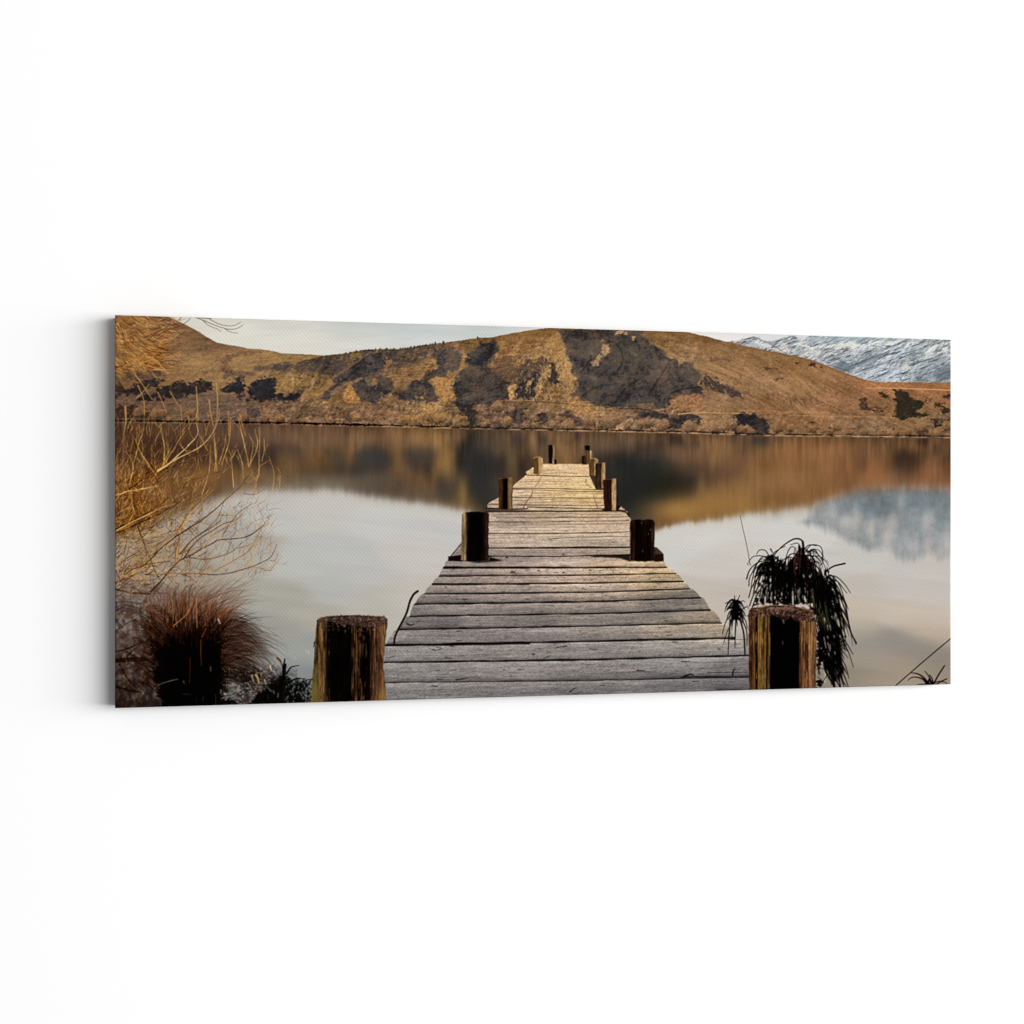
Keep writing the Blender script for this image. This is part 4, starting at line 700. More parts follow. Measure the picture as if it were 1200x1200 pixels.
# gaps where the lake shows through
for k in range(130):
    a, b = prg.uniform(410, 760), prg.uniform(250, 495)
    if prg.random() < .3 and b < 360: continue
    L = prg.uniform(10, 42)
    stroke(zp([(a, b), (a+prg.normal()*4+(a-600)*.03, b+L)]), prg.uniform(.7, 1.7), .5, (188, 178, 168), prg.uniform(.5, .95), n=1)
for p in [[(630, 250), (625, 330), (605, 400)], [(620, 240), (600, 280)], [(725, 320), (745, 350)], [(610, 400), (625, 460)], [(655, 440), (655, 530)], [(460, 480), (460, 530)], [(730, 470), (745, 510)], [(575, 380), (570, 440)], [(530, 480), (540, 520)]]:
    stroke(zp(p), 2.6, 1.6, (190, 180, 170), .95)
for p in [[(930, 520), (950, 560)], [(900, 730), (910, 860)], [(880, 960), (880, 1080)]]:
    stroke(zp(p), 2.4, 1.6, (180, 168, 156), .9)
for k in range(62):
    c = zp([(prg.uniform(455, 520), prg.uniform(195, 330))])[0]
    blade(c, prg.uniform(-15, 13), prg.uniform(-13, 0), prg.uniform(16, 30), prg.uniform(1, 2.1), prg.uniform(.9, 1.7), BK)
for k in range(54):
    c = zp([(prg.uniform(670, 745), prg.uniform(130, 300))])[0]
    blade(c, prg.uniform(-20, 13), prg.uniform(-12, 3), prg.uniform(20, 36), prg.uniform(1.3, 2.2), prg.uniform(.9, 1.8), BK if prg.random() < .7 else (34, 22, 18))
for k in range(34):
    c = zp([(prg.uniform(740, 790), prg.uniform(150, 300))])[0]
    blade(c, prg.uniform(-3, 17), prg.uniform(-11, 0), prg.uniform(14, 28), prg.uniform(1, 1.9), prg.uniform(.7, 1.4), BK if prg.random() < .7 else (50, 34, 28))
for k in range(80):
    c = zp([(prg.uniform(870, 930), prg.uniform(320, 600))])[0]
    blade(c, prg.uniform(-10, 18), prg.uniform(-7, 8), prg.uniform(16, 34), prg.uniform(1.2, 2.3), prg.uniform(.9, 1.9), BK)
for k in range(70):
    a, b = prg.uniform(860, 960), prg.uniform(600, 960)
    stroke(zp([(a, b), (a+prg.uniform(15, 50), b+90), (a+prg.uniform(50, 100), min(b+prg.uniform(150, 230), 1118))]), [1.2, prg.uniform(2, 3), 1.6, .6], .6, BK, 1, lab=PALM)
key = [([(510, 200), (570, 130), (650, 75), (700, 70), (725, 100), (720, 200)], 1.2, 3.0), ([(640, 110), (690, 100), (718, 150)], .8, 1.4), ([(400, 175), (420, 148), (460, 150), (485, 185)], .9, 1.4), ([(350, 220), (380, 192), (440, 190), (480, 215)], .9, 1.4), ([(330, 350), (350, 290), (400, 240), (460, 220)], 2.0, 1.0), ([(345, 400), (355, 330), (410, 260)], 1.4, .8),
       ([(498, 140), (512, 165)], 2.0, 1.4), ([(500, 210), (530, 160), (600, 120)], 1.6, .8), ([(745, 150), (790, 110), (850, 125), (865, 180), (860, 220)], 1.0, 1.4), ([(760, 160), (800, 140), (850, 160), (868, 230), (840, 260)], .8, .8), ([(735, 140), (770, 112), (820, 118)], 1.4, .9), ([(885, 300), (940, 262), (1020, 242)], 1.8, 2.6), ([(880, 320), (884, 290), (905, 300)], 3.0, 3.0),
       ([(900, 330), (960, 335), (1020, 390), (1060, 450)], 1.8, .8), ([(910, 350), (970, 370), (1010, 420), (1035, 450)], 1.6, .8), ([(960, 430), (1020, 520), (1040, 620), (1060, 720), (1100, 800)], 1.8, 2.2), ([(1000, 600), (1050, 700), (1100, 810)], 1.6, 1.2), ([(960, 700), (1030, 800), (1078, 880)], 1.8, 1.0), ([(980, 760), (1040, 850), (1080, 970)], 1.8, .8), ([(960, 850), (1020, 950), (1050, 1050)], 1.8, .8), ([(980, 950), (1020, 1040), (1045, 1110)], 2, 1),
       ([(930, 1000), (950, 1110)], 3, 2.4), ([(975, 1020), (990, 1112)], 2.6, 2.0), ([(880, 960), (920, 1030), (940, 1110)], 1, .8), ([(920, 1000), (880, 1050), (850, 1110)], 1, .8), ([(700, 120), (700, 220), (680, 400)], 3.4, 2.2), ([(725, 90), (735, 180), (740, 300)], 3.4, 2.0), ([(345, 480), (370, 400), (420, 330)], 1.6, 1), ([(350, 540), (380, 460), (430, 380)], 1.6, 1.2), ([(370, 550), (400, 470), (440, 400)], 1.6, 1.2), ([(930, 380), (980, 450), (1010, 540), (1030, 600)], 1.6, 1.2), ([(945, 560), (990, 660), (1030, 760)], 2, 1.2), ([(950, 640), (1000, 760), (1040, 860)], 2, 1.2)]
for p, a, b in key: stroke(zp(p), a, b, BK, 1, lab=PALM)
for k in range(34):
    a, b = prg.uniform(780, 860), prg.uniform(330, 520)
    stroke(zp([(a, b), (a+prg.uniform(15, 50), b+90), (a+prg.uniform(50, 100), b+prg.uniform(150, 240))]), 1.3, .5, [(74, 74, 46), (56, 58, 36), (92, 90, 64)][k % 3], .75, lab=PALM)
for k in range(14):
    a, b = prg.uniform(660, 720), prg.uniform(130, 230)
    stroke(zp([(a, b), (a+prg.normal()*4, b+prg.uniform(60, 150))]), 1, .6, (78, 52, 40), .7, lab=PALM)
stroke(zp([(850, 265), (868, 285)]), 2.4, 1, (150, 118, 100), .6)
for k in range(16):
    a, b = prg.uniform(860, 960), prg.uniform(560, 900); stroke(zp([(a, b), (a+6, b+prg.uniform(14, 40))]), 1.1, .5, (186, 176, 166), .8, n=1)
for k in range(60):
    a, b = prg.uniform(450, 900), prg.uniform(180, 560)
    stroke(zp([(a, b), (a+prg.normal()*5+(a-650)*.03, b+prg.uniform(20, 60))]), prg.uniform(.5, 1.0), .4, [(36, 33, 26), (50, 46, 34), (44, 30, 24)][k % 3], .5, n=1)
for k in range(70):
    a, b = prg.uniform(520, 660), prg.uniform(190, 330)
    stroke(zp([(a, b), (a+prg.normal()*8-8, b+70), (a+prg.normal()*12-14, min(b+prg.uniform(120, 260), 545))]), [.8, prg.uniform(1.2, 2.2), 1.4, .5], 1, BK, 1, lab=PALM)
for k in range(60):
    a, b = prg.uniform(790, 900), prg.uniform(260, 420)
    stroke(zp([(a, b), (a+prg.uniform(0, 22), b+80), (a+prg.uniform(10, 50), b+prg.uniform(140, 240))]), [.8, prg.uniform(1.2, 2.2), 1.4, .5], 1, BK, 1, lab=PALM)
for k in range(46):
    a, b = prg.choice([prg.uniform(450, 620), prg.uniform(780, 960)]), prg.uniform(250, 640)
    if b > 480 and a < 800: continue
    stroke(zp([(a, b), (a+prg.uniform(-6, 14), b+prg.uniform(30, 80))]), [.4, 1.1, .4], .5, [(96, 98, 76), (74, 76, 58), (120, 116, 96)][k % 3], .5, n=1)
# small rosette left of the post
for k in range(64):
    c = zp([(250+prg.normal()*7, prg.uniform(500, 640))])[0]
    blade(c, prg.uniform(-12, 12), prg.uniform(-9, 0), prg.uniform(16, 26), prg.uniform(.7, 1.4), prg.uniform(1.0, 1.9), (18, 22, 18) if prg.random() < .4 else BK)
poly(zp([(235, 500), (262, 498), (280, 580), (275, 640), (230, 640), (228, 570)]), (14, 14, 12), 1, 1.2, 3, 67, lab=PALM)
for p, a, b in [([(250, 540), (245, 470)], 2, 1), ([(255, 530), (282, 465)], 1.6, .8), ([(245, 530), (200, 515), (178, 525)], 1.4, .8), ([(250, 530), (225, 495)], 1.4, .8), ([(262, 530), (300, 505), (318, 512)], 1.6, .8), ([(220, 600), (180, 660), (158, 740)], 1.6, .8), ([(215, 640), (205, 760), (200, 880)], 2.6, 1.0), ([(255, 640), (250, 740), (248, 835)], 2.4, .9), ([(285, 640), (310, 740), (318, 880)], 2.6, 2.2), ([(300, 640), (330, 720), (332, 820)], 2, 1), ([(270, 560), (320, 640), (335, 700)], 1.6, 1), ([(200, 700), (168, 800)], 1, .8), ([(290, 570), (330, 545), (345, 560)], 1.4, .8)]:
    stroke(zp(p), a, b, BK, 1, lab=PALM)
# near right post, in front of the plant
pr = zp([(342, 575), (360, 556), (430, 548), (480, 536), (560, 534), (650, 540), (740, 556), (790, 574), (802, 600), (806, 650), (822, 652), (820, 700), (818, 900), (815, 1160), (346, 1160), (344, 800)])
def qx(v): return 820+v/6
postpoly(pr, ramp([(qx(342), (96, 58, 32)), (qx(360), (74, 46, 22)), (qx(385), (104, 74, 34)), (qx(396), (36, 20, 12)), (qx(404), (30, 18, 10)), (qx(412), (120, 92, 40)), (qx(440), (128, 104, 44)), (qx(462), (116, 90, 42)), (qx(474), (22, 12, 8)), (qx(482), (98, 80, 42)), (qx(492), (70, 56, 30)), (qx(500), (13, 8, 7)), (qx(695), (13, 8, 7)), (qx(706), (92, 60, 34)), (qx(730), (132, 92, 52)), (qx(760), (120, 80, 44)), (qx(775), (160, 122, 74)), (qx(795), (126, 88, 50)), (qx(808), (90, 62, 36)), (qx(820), (150, 112, 72))], .28, 1.4, 46, 51), 15, .4)
w = win(876, 708, 958, 812); x, y = XX[w], YY[w]; inn = np.clip(.5-sdf(pr, x, y), 0, 1)
n = fbm(x, y, 1.2, 26, 421, 4); cm = np.where((x > qx(496)) & (x < qx(700)), .05, 1)
comp(w, inn*cm*np.clip(n*2.2-.5, 0, 1)*.7, (44, 26, 16)); n = fbm(x, y, 1.2, 20, 425, 4); comp(w, inn*cm*np.clip(n*2.2-.9, 0, 1)*.6, (184, 142, 90))
poly(zp([(342, 575), (365, 556), (430, 548), (490, 536), (640, 540), (790, 575), (802, 640), (760, 650), (700, 650), (640, 620), (590, 650), (520, 610), (470, 620), (400, 600), (345, 620)]), (62, 42, 36), .9, 2, 3, 68, alpha=.9, amp=.4, ts=(1.8, 1.4))
poly(zp([(480, 560), (540, 545), (640, 548), (700, 560), (640, 575), (560, 572)]), (150, 118, 100), 1, 1.4, 2, 70, alpha=.5, amp=.4)
rim(878, 953, lambda x: (711.5+((x-915)/40)**2*4, 722+((x-915)/40)**2*3+(5 if x > 935 else 0)), (158, 122, 102), 260, 6)
poly(zp([(500, 640), (560, 625), (600, 655), (640, 628), (700, 650), (700, 720), (500, 720)]), (13, 8, 7), 1.2, 1.2, 3, 71, alpha=.9)
stroke(zp([(400, 552), (480, 538), (560, 536), (650, 542), (740, 560), (795, 582)]), 1.1, .9, (176, 142, 120), .8)
stroke(zp([(585, 640), (592, 665)]), 1.2, .8, (150, 130, 120), .8); stroke(zp([(582, 790), (584, 812)]), 1, .8, (110, 100, 95), .7)
for yy in (660, 690, 740): stroke(zp([(822, yy), (826, yy+14)]), 1, .8, (200, 190, 180), .6)

# ---- thin rod in the water, slanting stake and leaf tuft at the right edge
stroke(zh([(308, 403), (318, 450), (332, 510), (342, 560), (348, 596)]), .9, 1.0, (70, 56, 52), .85, lab=LINE)
for p in [(339, 600), (349, 602), (345, 592)]: stroke(zh([p, (p[0]+2, p[1]+8)]), 1.4, 1, (60, 46, 42), .8)
stroke([(1048.5, 804.5), (1080, 777), (1118, 745)], 1.5, 1.5, (26, 14, 12), 1, lab=LINE)
TL = [([(300, 640), (250, 570), (190, 515), (130, 490), (80, 487)], 3.2, 1.2), ([(280, 640), (230, 575), (180, 545), (110, 535), (60, 553), (42, 574)], 2.6, .8), ([(310, 620), (300, 560), (275, 510), (238, 465)], 2.8, .9), ([(335, 620), (325, 560), (295, 508)], 2.6, 1.2), ([(340, 620), (370, 560), (410, 490), (468, 402)], 2.2, 1.9), ([(365, 630), (420, 590), (495, 555)], 1.8, 1.6), ([(340, 610), (400, 585), (450, 590)], 1.6, 1), ([(150, 628), (230, 618), (320, 620)], 1.6, 2), ([(280, 600), (290, 560), (320, 600)], 2.4, 2.4), ([(440, 590), (480, 595), (505, 622)], 1.0, .7), ([(230, 560), (260, 610)], 2, 2)]
for p, a, b in TL: stroke(zt(p), a, b, (20, 11, 10), 1, lab=SEEDL)
MASKS[SEEDL] = MASKS.get(SEEDL, np.zeros((NH, NW), np.float32))

# ---- bare willow scrub on the left
wr = np.random.default_rng(5)
GOLD = [(212, 160, 88), (196, 134, 62), (232, 190, 126), (166, 104, 44), (220, 166, 98), (136, 80, 32)]
DARKT = [(58, 30, 14), (40, 20, 12), (84, 48, 20)]
# gold haze of very fine twigs
w = win(130, 500, 290, 700); x, y = XX[w], YY[w]
n = fbm(x, y, 3.2, 4.5, 501, 4)
g1 = np.clip(np.exp(-((x-150)/62)**2-((y-575)/48)**2)*1.1, 0, .8)*np.clip(.6+.6*n, 0, 1)
comp(w, g1*.8, np.array([112, 72, 32]))
n = fbm(x, y, 2.0, 2.6, 503, 3); g2 = np.clip(np.exp(-((x-140)/52)**2-((y-655)/32)**2)*1.0, 0, .8)*np.clip(.35+.9*n, 0, 1)
comp(w, g2*.4, (128, 104, 80))
n = fbm(x, y, 2, 2.4, 507, 3); comp(w, np.clip(np.exp(-((x-135)/46)**2-((y-665)/30)**2)*1.1, 0, 1)*np.clip(n*1.5-.3, 0, 1)*.25, (206, 176, 126))
comp(w, np.clip(np.exp(-((x-175)/75)**2-((y-528)/26)**2)*.85, 0, 1)*np.clip(.8+.3*n, 0, 1), (66, 42, 28))
w = win(130, 360, 235, 450); x, y = XX[w], YY[w]
n = fbm(x, y, 5, 2.4, 511, 4, .7); comp(w, np.clip(np.exp(-((x-150)/36)**2-((y-415)/28)**2)*.7, 0, .55)*np.clip(.5+.9*n, 0, 1), (170, 118, 62))
comp(w, np.clip(np.exp(-((x-137)/16)**2-((y-410)/50)**2)*.6, 0, .6)*np.clip(.4-.9*n, 0, 1), (70, 42, 24))
# top-left crown: switches sweeping down to the right
for k in range(620):
    a, b = wr.uniform(126, 205), wr.uniform(364, 436)
    if (a-135)/75+(b-372)/120 > 1.05 and wr.random() < .8: continue
    L = wr.uniform(5, 22); an = .62+wr.normal()*.45-(.35 if b > 420 else 0)-(.4 if a > 175 else 0); cu = wr.uniform(-.5, .15)
    P = [(a, b), (a+L*.5*np.cos(an), b+L*.5*np.sin(an)), (a+L*(.5*np.cos(an)+.5*np.cos(an+cu)), b+L*(.5*np.sin(an)+.5*np.sin(an+cu)))]
    q = k % 5
    stroke(P, wr.uniform(.5, 1.1), .35, GOLD[wr.integers(0, 5)] if q < 3 else [(74, 38, 22), (56, 28, 16), (104, 62, 32)][k % 3], wr.uniform(.55, .9), n=2, lab=WILLOW)
for k in range(40):
    a, b = wr.uniform(175, 205), wr.uniform(395, 430); L = wr.uniform(10, 28); an = -.1+wr.normal()*.35
    stroke([(a-8, b), (a, b+2), (a+L*np.cos(an), b+L*np.sin(an))], .9, .35, [(98, 58, 30), (190, 136, 76)][k % 2], .8, n=3, lab=WILLOW)
for p, a in [([(230, 215), (290, 190), (350, 165), (400, 135), (415, 95)], 1.2), ([(380, 155), (460, 145), (530, 105), (568, 65)], 1.3), ([(270, 210), (340, 190), (420, 150)], 1.0), ([(465, 170), (510, 195), (550, 203)], .8), ([(580, 66), (650, 92), (740, 130), (830, 155), (890, 148), (930, 122)], 1.0), ([(600, 70), (690, 80), (712, 68)], 1.4), ([(690, 80), (760, 118), (850, 132), (915, 105)], .9), ([(640, 88), (690, 130), (740, 150), (775, 170)], .7), ([(800, 150), (840, 175), (895, 183)], .7), ([(330, 318), (400, 322), (440, 302)], 1.3), ([(350, 385), (430, 372), (490, 392)], 1.1), ([(480, 90), (500, 65)], .8), ([(320, 340), (370, 320), (450, 325)], 1.1), ([(300, 260), (370, 300), (430, 300)], 1)]:
    stroke(z1(p), a, .5, (74, 46, 34), .85, lab=WILLOW)
for p, a in [([(290, 355), (340, 400), (405, 470)], 1.8), ([(200, 400), (330, 430), (400, 462)], 1.6), ([(150, 440), (190, 500), (240, 570), (290, 650)], 1.4), ([(290, 460), (330, 510)], 1.2), ([(330, 600), (360, 660), (390, 740)], 1.2), ([(415, 590), (450, 650), (480, 700)], 1.2), ([(180, 640), (230, 590), (270, 540)], 1.4), ([(190, 550), (230, 650), (235, 760)], 1.4), ([(100, 700), (105, 800), (90, 900)], 2.6), ([(740, 530), (750, 640), (745, 780), (730, 840)], 1.8), ([(600, 560), (608, 680), (612, 830)], 1.5), ([(690, 650), (700, 740), (720, 830)], 1.5), ([(825, 730), (830, 900)], 1.2), ([(905, 750), (930, 850), (945, 900)], 1.3), ([(540, 760), (555, 830)], 1.2), ([(490, 690), (500, 800)], 1.1)]:
    stroke(z1(p), a, .8, (204, 152, 86), .85, lab=WILLOW)
# fine random shoots; upright in the upper part, arching to the right lower down
def shoots(n, box, an0, ans, L0, L1, cols, wd, al=.8, curve=(-.5, .5)):
    for k in range(n):
        a, b = wr.uniform(box[0], box[2]), wr.uniform(box[1], box[3])
        if wr.random() < (a-box[0])/(box[2]-box[0])*.6: a = wr.uniform(box[0], box[2])*.5+box[0]*.5
        L = wr.uniform(L0, L1); an = an0+wr.normal()*ans; P = [(a, b)]; cu = wr.uniform(*curve)/3
        for s_ in range(3):
            an += cu+wr.normal()*.1; P.append((P[-1][0]+L/3*np.cos(an), P[-1][1]+L/3*np.sin(an)))
        stroke(P, wr.uniform(*wd), .35, cols[wr.integers(0, len(cols))], al*wr.uniform(.6, 1.1), n=2, lab=WILLOW)
shoots(300, (130, 498, 250, 600), -1.45, .26, 6, 26, GOLD+[(110, 64, 24)], (.5, 1.0), .75)
shoots(420, (130, 545, 235, 625), -1.2, .6, 3, 11, GOLD+[(96, 56, 20), (70, 38, 16)], (.5, 1.1), .8)
shoots(120, (130, 540, 235, 615), -1.3, .5, 6, 20, GOLD+DARKT, (.6, 1.3), .8)
shoots(150, (130, 600, 230, 690), -.6, .7, 8, 30, [(206, 160, 84), (120, 76, 34), (84, 50, 22), (190, 140, 66)], (.5, 1.1), .75)
shoots(480, (130, 606, 226, 695), -.3, .9, 3, 12, [(214, 172, 100), (96, 62, 32), (176, 130, 66), (70, 44, 26), (226, 190, 130)], (.4, 1.0), .85)
shoots(420, (130, 515, 245, 620), -1.0, .7, 4, 14, [(64, 34, 16), (44, 24, 14), (92, 54, 22)], (.5, 1.0), .75)
shoots(170, (130, 615, 240, 700), -.5, .8, 6, 22, [(48, 26, 16), (70, 42, 24), (36, 20, 14)], (.4, .9), .85)
shoots(60, (130, 610, 215, 690), -.2, .8, 5, 18, [(214, 172, 96), (90, 54, 24), (176, 128, 56), (60, 34, 16)], (.5, 1.2), .85)
shoots(150, (150, 580, 320, 690), -.9, .45, 10, 34, [(150, 110, 70), (170, 128, 84), (120, 86, 60), (190, 146, 92)], (.4, .9), .6)
def limb(P0, w0, w1, col, lit=None, kids=6, kl=(5, 20), kc=None):
    P = smooth(P0, 5)
    if len(P) < 6: P = np.stack([np.interp(np.linspace(0, 1, 9), np.linspace(0, 1, len(P)), P[:, q]) for q in (0, 1)], 1)
    n = len(P)
    P = P+np.stack([np.convolve(wr.normal(size=n), [.3, .4, .3], 'same')*.45, np.convolve(wr.normal(size=n), [.3, .4, .3], 'same')*.45], 1)
    W = np.linspace(w0, w1, n)*wr.uniform(.7, 1.15, n)
    stroke(P, W, 1, col, .92, n=2, lab=WILLOW)
    if lit is not None and n > 6:
        for q in range(max(2, n//4)):
            a = wr.integers(0, n-3); b = min(n, a+wr.integers(2, 6))
            stroke(P[a:b]+np.array([-.25, -.35])*w0*.5, W[a]*.55, W[a]*.35, lit, .8, n=1, lab=WILLOW)
    for q in range(kids):
        a = wr.integers(n//5, n-1); d = P[min(n-1, a+1)]-P[a-1]; an = np.arctan2(d[1], d[0])+wr.choice([-1, 1], p=[.7, .3])*wr.uniform(.25, .8)
        L = wr.uniform(*kl); K = [P[a]]
        for z in range(3):
            an += wr.normal()*.16-(.12 if np.cos(an) > 0 else -.12); K.append(K[-1]+L/3*np.array([np.cos(an), np.sin(an)]))
        c = np.array((kc or [(206, 158, 88), (150, 96, 44), (96, 60, 34)])[wr.integers(0, 3)])
        stroke(K, max(.5, W[a]*.5), .35, c, .75, n=2, lab=WILLOW)
        if L > 9:
            for z in range(2):
                an2 = an+wr.normal()*.6; m_ = K[2]; l2 = L*.35
                stroke([m_, m_+l2*np.array([np.cos(an2), np.sin(an2)])], .5, .3, c, .6, n=1, lab=WILLOW)
# main limbs traced from the print
for p, w0, w1, c in [([(30, 640), (130, 560), (290, 450), (440, 400), (560, 350), (680, 310)], 2.4, .8, 1), ([(30, 842), (200, 750), (340, 670), (400, 620)], 2.6, 1.6, 1), ([(40, 862), (200, 800), (400, 700), (480, 650)], 2.4, 1.2, 1), ([(40, 852), (150, 790), (330, 705), (450, 660)], 1.7, 1.0, 0), ([(30, 605), (110, 578), (220, 558), (330, 538)], 1.8, 1.2, 2), ([(330, 430), (440, 350), (560, 240), (610, 170), (600, 60), (608, 0)], 1.9, .8, 2),
                     ([(330, 435), (480, 340), (640, 250), (740, 120), (760, 0)], 1.8, .9, 2), ([(370, 390), (440, 280), (520, 150)], 1.5, .9, 0), ([(300, 440), (250, 360), (200, 280), (170, 200)], 1.4, .8, 0), ([(160, 370), (200, 230), (235, 130)], 1.2, .9, 0), ([(90, 80), (88, 300), (78, 500), (90, 760)], 3.6, 3.2, 5), ([(30, 640), (60, 610), (110, 575)], 2.2, 1.6, 0),
                     ([(450, 897), (600, 800), (700, 730), (800, 640), (900, 550), (960, 470), (1040, 400), (1120, 360)], 2.0, .7, 1), ([(450, 890), (500, 800), (560, 700), (640, 620), (740, 500), (780, 450), (850, 390)], 2.2, .9, 3), ([(470, 870), (540, 760), (600, 690), (720, 560)], 1.4, .8, 0), ([(730, 430), (740, 300), (715, 100)], 1.5, .9, 0), ([(745, 430), (725, 200)], 1.0, .8, 2), ([(970, 400), (950, 300), (900, 60)], 1.7, 1.0, 0),
                     ([(975, 390), (1000, 250), (970, 170)], 1.3, .8, 0), ([(1040, 460), (1045, 300), (1045, 120)], 1.3, .8, 0), ([(980, 390), (1030, 250), (1015, 140)], 1.3, .8, 0), ([(1010, 580), (1035, 460), (1050, 400), (1120, 350)], 1.1, .8, 0), ([(1060, 360), (1080, 280), (1075, 200)], 1.1, .8, 0), ([(862, 545), (850, 350), (830, 280)], 1.2, .8, 0), ([(640, 600), (690, 430), (700, 250)], 1.3, .9, 0), ([(930, 480), (925, 380), (890, 280)], 1.2, .8, 0),
                     ([(1140, 572), (1145, 440), (1110, 330)], 1.0, .7, 0), ([(1185, 562), (1190, 440)], .9, .7, 0), ([(780, 390), (830, 230), (840, 60)], 1.4, .9, 0), ([(760, 380), (800, 250), (800, 180)], 1.2, .8, 0), ([(590, 350), (600, 440), (560, 540)], 1.5, 1.0, 3), ([(780, 430), (660, 470), (560, 500), (470, 560)], 1.2, .8, 1), ([(850, 345), (880, 290)], 1.2, .8, 0), ([(520, 640), (600, 560), (660, 480)], 1.2, .8, 3),
                     ([(930, 520), (1000, 520), (1080, 480)], .9, .6, 4), ([(940, 590), (1000, 600), (1085, 560)], 1.0, .6, 4), ([(600, 895), (720, 800), (760, 740), (800, 640)], 1.2, .7, 4), ([(780, 895), (880, 740), (960, 680), (1030, 650)], 1.1, .5, 4), ([(880, 895), (980, 800), (1050, 760), (1050, 690)], 1.1, .6, 0), ([(940, 897), (1030, 850), (1110, 800)], 1.2, .6, 4), ([(370, 400), (375, 280), (350, 100)], 1.6, 1.0, 0), ([(360, 390), (405, 300), (400, 240)], 1, .8, 0),
                     ([(330, 500), (318, 440), (300, 300)], 1.8, 1.4, 3), ([(170, 740), (120, 560)], 1.2, .9, 0), ([(130, 540), (155, 380), (100, 290)], 1.3, .9, 0), ([(620, 170), (680, 290)], 1.0, .8, 0), ([(480, 240), (560, 330)], .9, .7, 0), ([(700, 895), (840, 800), (900, 760), (960, 690)], .9, .5, 4), ([(760, 740), (870, 745)], .8, .5, 4)]:
    if c == 5: stroke(za(p), w0, w1, (140, 112, 84), .5, soft=1.0, lab=WILLOW); continue
    limb(za(p), w0*.95, w1*.8, [(196, 146, 76), (58, 30, 16), (216, 174, 110), (124, 78, 32), (92, 66, 48)][c], [(230, 192, 126), (176, 122, 60), (240, 206, 150), (204, 156, 84), None][c], {0: 5, 1: 9, 2: 5, 3: 8, 4: 4}[c])
for p, w0, w1, c in [([(130, 400), (280, 270), (420, 140), (540, 60), (640, 0)], 2.4, 1.5, 1), ([(280, 503), (380, 390), (470, 290), (570, 240), (700, 170), (770, 135), (930, 120), (1000, 90), (1060, 40)], 2.7, .8, 1), ([(240, 382), (460, 370), (640, 378), (760, 381), (900, 350), (1050, 300), (1130, 250), (1168, 170)], 1.8, .7, 1), ([(480, 240), (580, 130), (700, 50), (770, 0)], 1.7, 1.0, 1), ([(510, 270), (600, 150), (760, 40), (850, 0)], 1.7, 1.0, 1),
                     ([(190, 40), (240, 180), (290, 310), (340, 412)], 1.6, 1.2, 1), ([(28, 482), (130, 505), (272, 516)], 3.0, 2.2, 1), ([(550, 260), (640, 272), (720, 264), (850, 220), (920, 150)], 1.4, .6, 1), ([(730, 357), (880, 270), (980, 200), (1040, 90), (1090, 0)], 1.3, .8, 3), ([(740, 350), (880, 262), (985, 190)], 1.0, .6, 0), ([(28, 445), (80, 415), (130, 400)], 2.2, 2.2, 1), ([(240, 400), (330, 375), (700, 368)], 1.2, .8, 0), ([(455, 290), (470, 180), (510, 40), (540, 0)], 2.0, 1.6, 0),
                     ([(450, 290), (462, 190), (500, 60)], 1.0, .8, 1), ([(500, 533), (660, 537), (780, 490)], 1.0, .7, 3), ([(240, 520), (262, 620), (300, 700)], 2.2, 1.6, 3), ([(300, 515), (380, 510), (420, 540)], .8, .6, 1), ([(500, 375), (560, 400), (610, 440)], .9, .5, 1), ([(980, 320), (1000, 220), (1090, 80)], 1.1, .7, 0), ([(770, 130), (800, 60), (850, 0)], .9, .8, 0), ([(820, 230), (840, 180), (845, 130)], .8, .5, 4), ([(1040, 330), (1100, 350), (1125, 352)], .8, .5, 4), ([(1120, 280), (1150, 285), (1172, 268)], .8, .5, 4),
                     ([(850, 370), (960, 340), (1060, 300)], .6, .4, 4), ([(860, 420), (940, 432), (1030, 400), (1120, 340)], .7, .4, 5), ([(650, 350), (700, 280), (780, 240)], .9, .5, 3), ([(600, 260), (680, 150), (720, 60)], 1.0, .6, 0), ([(700, 170), (720, 100), (790, 40)], .9, .5, 0), ([(560, 420), (555, 330), (560, 260)], .9, .6, 3), ([(150, 380), (280, 300), (430, 260)], 1.4, 1.0, 0), ([(100, 380), (180, 330), (300, 300), (420, 285)], 1.2, .8, 1), ([(860, 110), (880, 60), (870, 0)], .7, .5, 4), ([(350, 100), (500, 60), (620, 100)], .7, .5, 4), ([(1000, 110), (1100, 130)], .5, .4, 5)]:
    limb(zb(p), w0*.92, w1*.85, [(198, 148, 78), (50, 27, 16), (216, 174, 110), (130, 76, 40), (96, 70, 54), (160, 132, 104)][c], [(230, 192, 126), (150, 100, 52), None, (196, 140, 84), None, None][c], {0: 6, 1: 9, 2: 5, 3: 6, 4: 3, 5: 1}[c], kc=[(150, 108, 68), (196, 150, 92), (92, 64, 46)])
# side shoots off the limbs
for k in range(210):
    a, b = wr.uniform(215, 318), wr.uniform(585, 680)
    L = wr.uniform(5, 18); an = -1.0+wr.normal()*.6
    stroke([(a, b), (a+L*.5*np.cos(an), b+L*.5*np.sin(an)), (a+L*np.cos(an+.2), b+L*np.sin(an+.2))], wr.uniform(.4, .8), .3, [(110, 80, 58), (186, 140, 88), (140, 104, 74), (80, 56, 44)][k % 4], .55, n=2, lab=WILLOW)

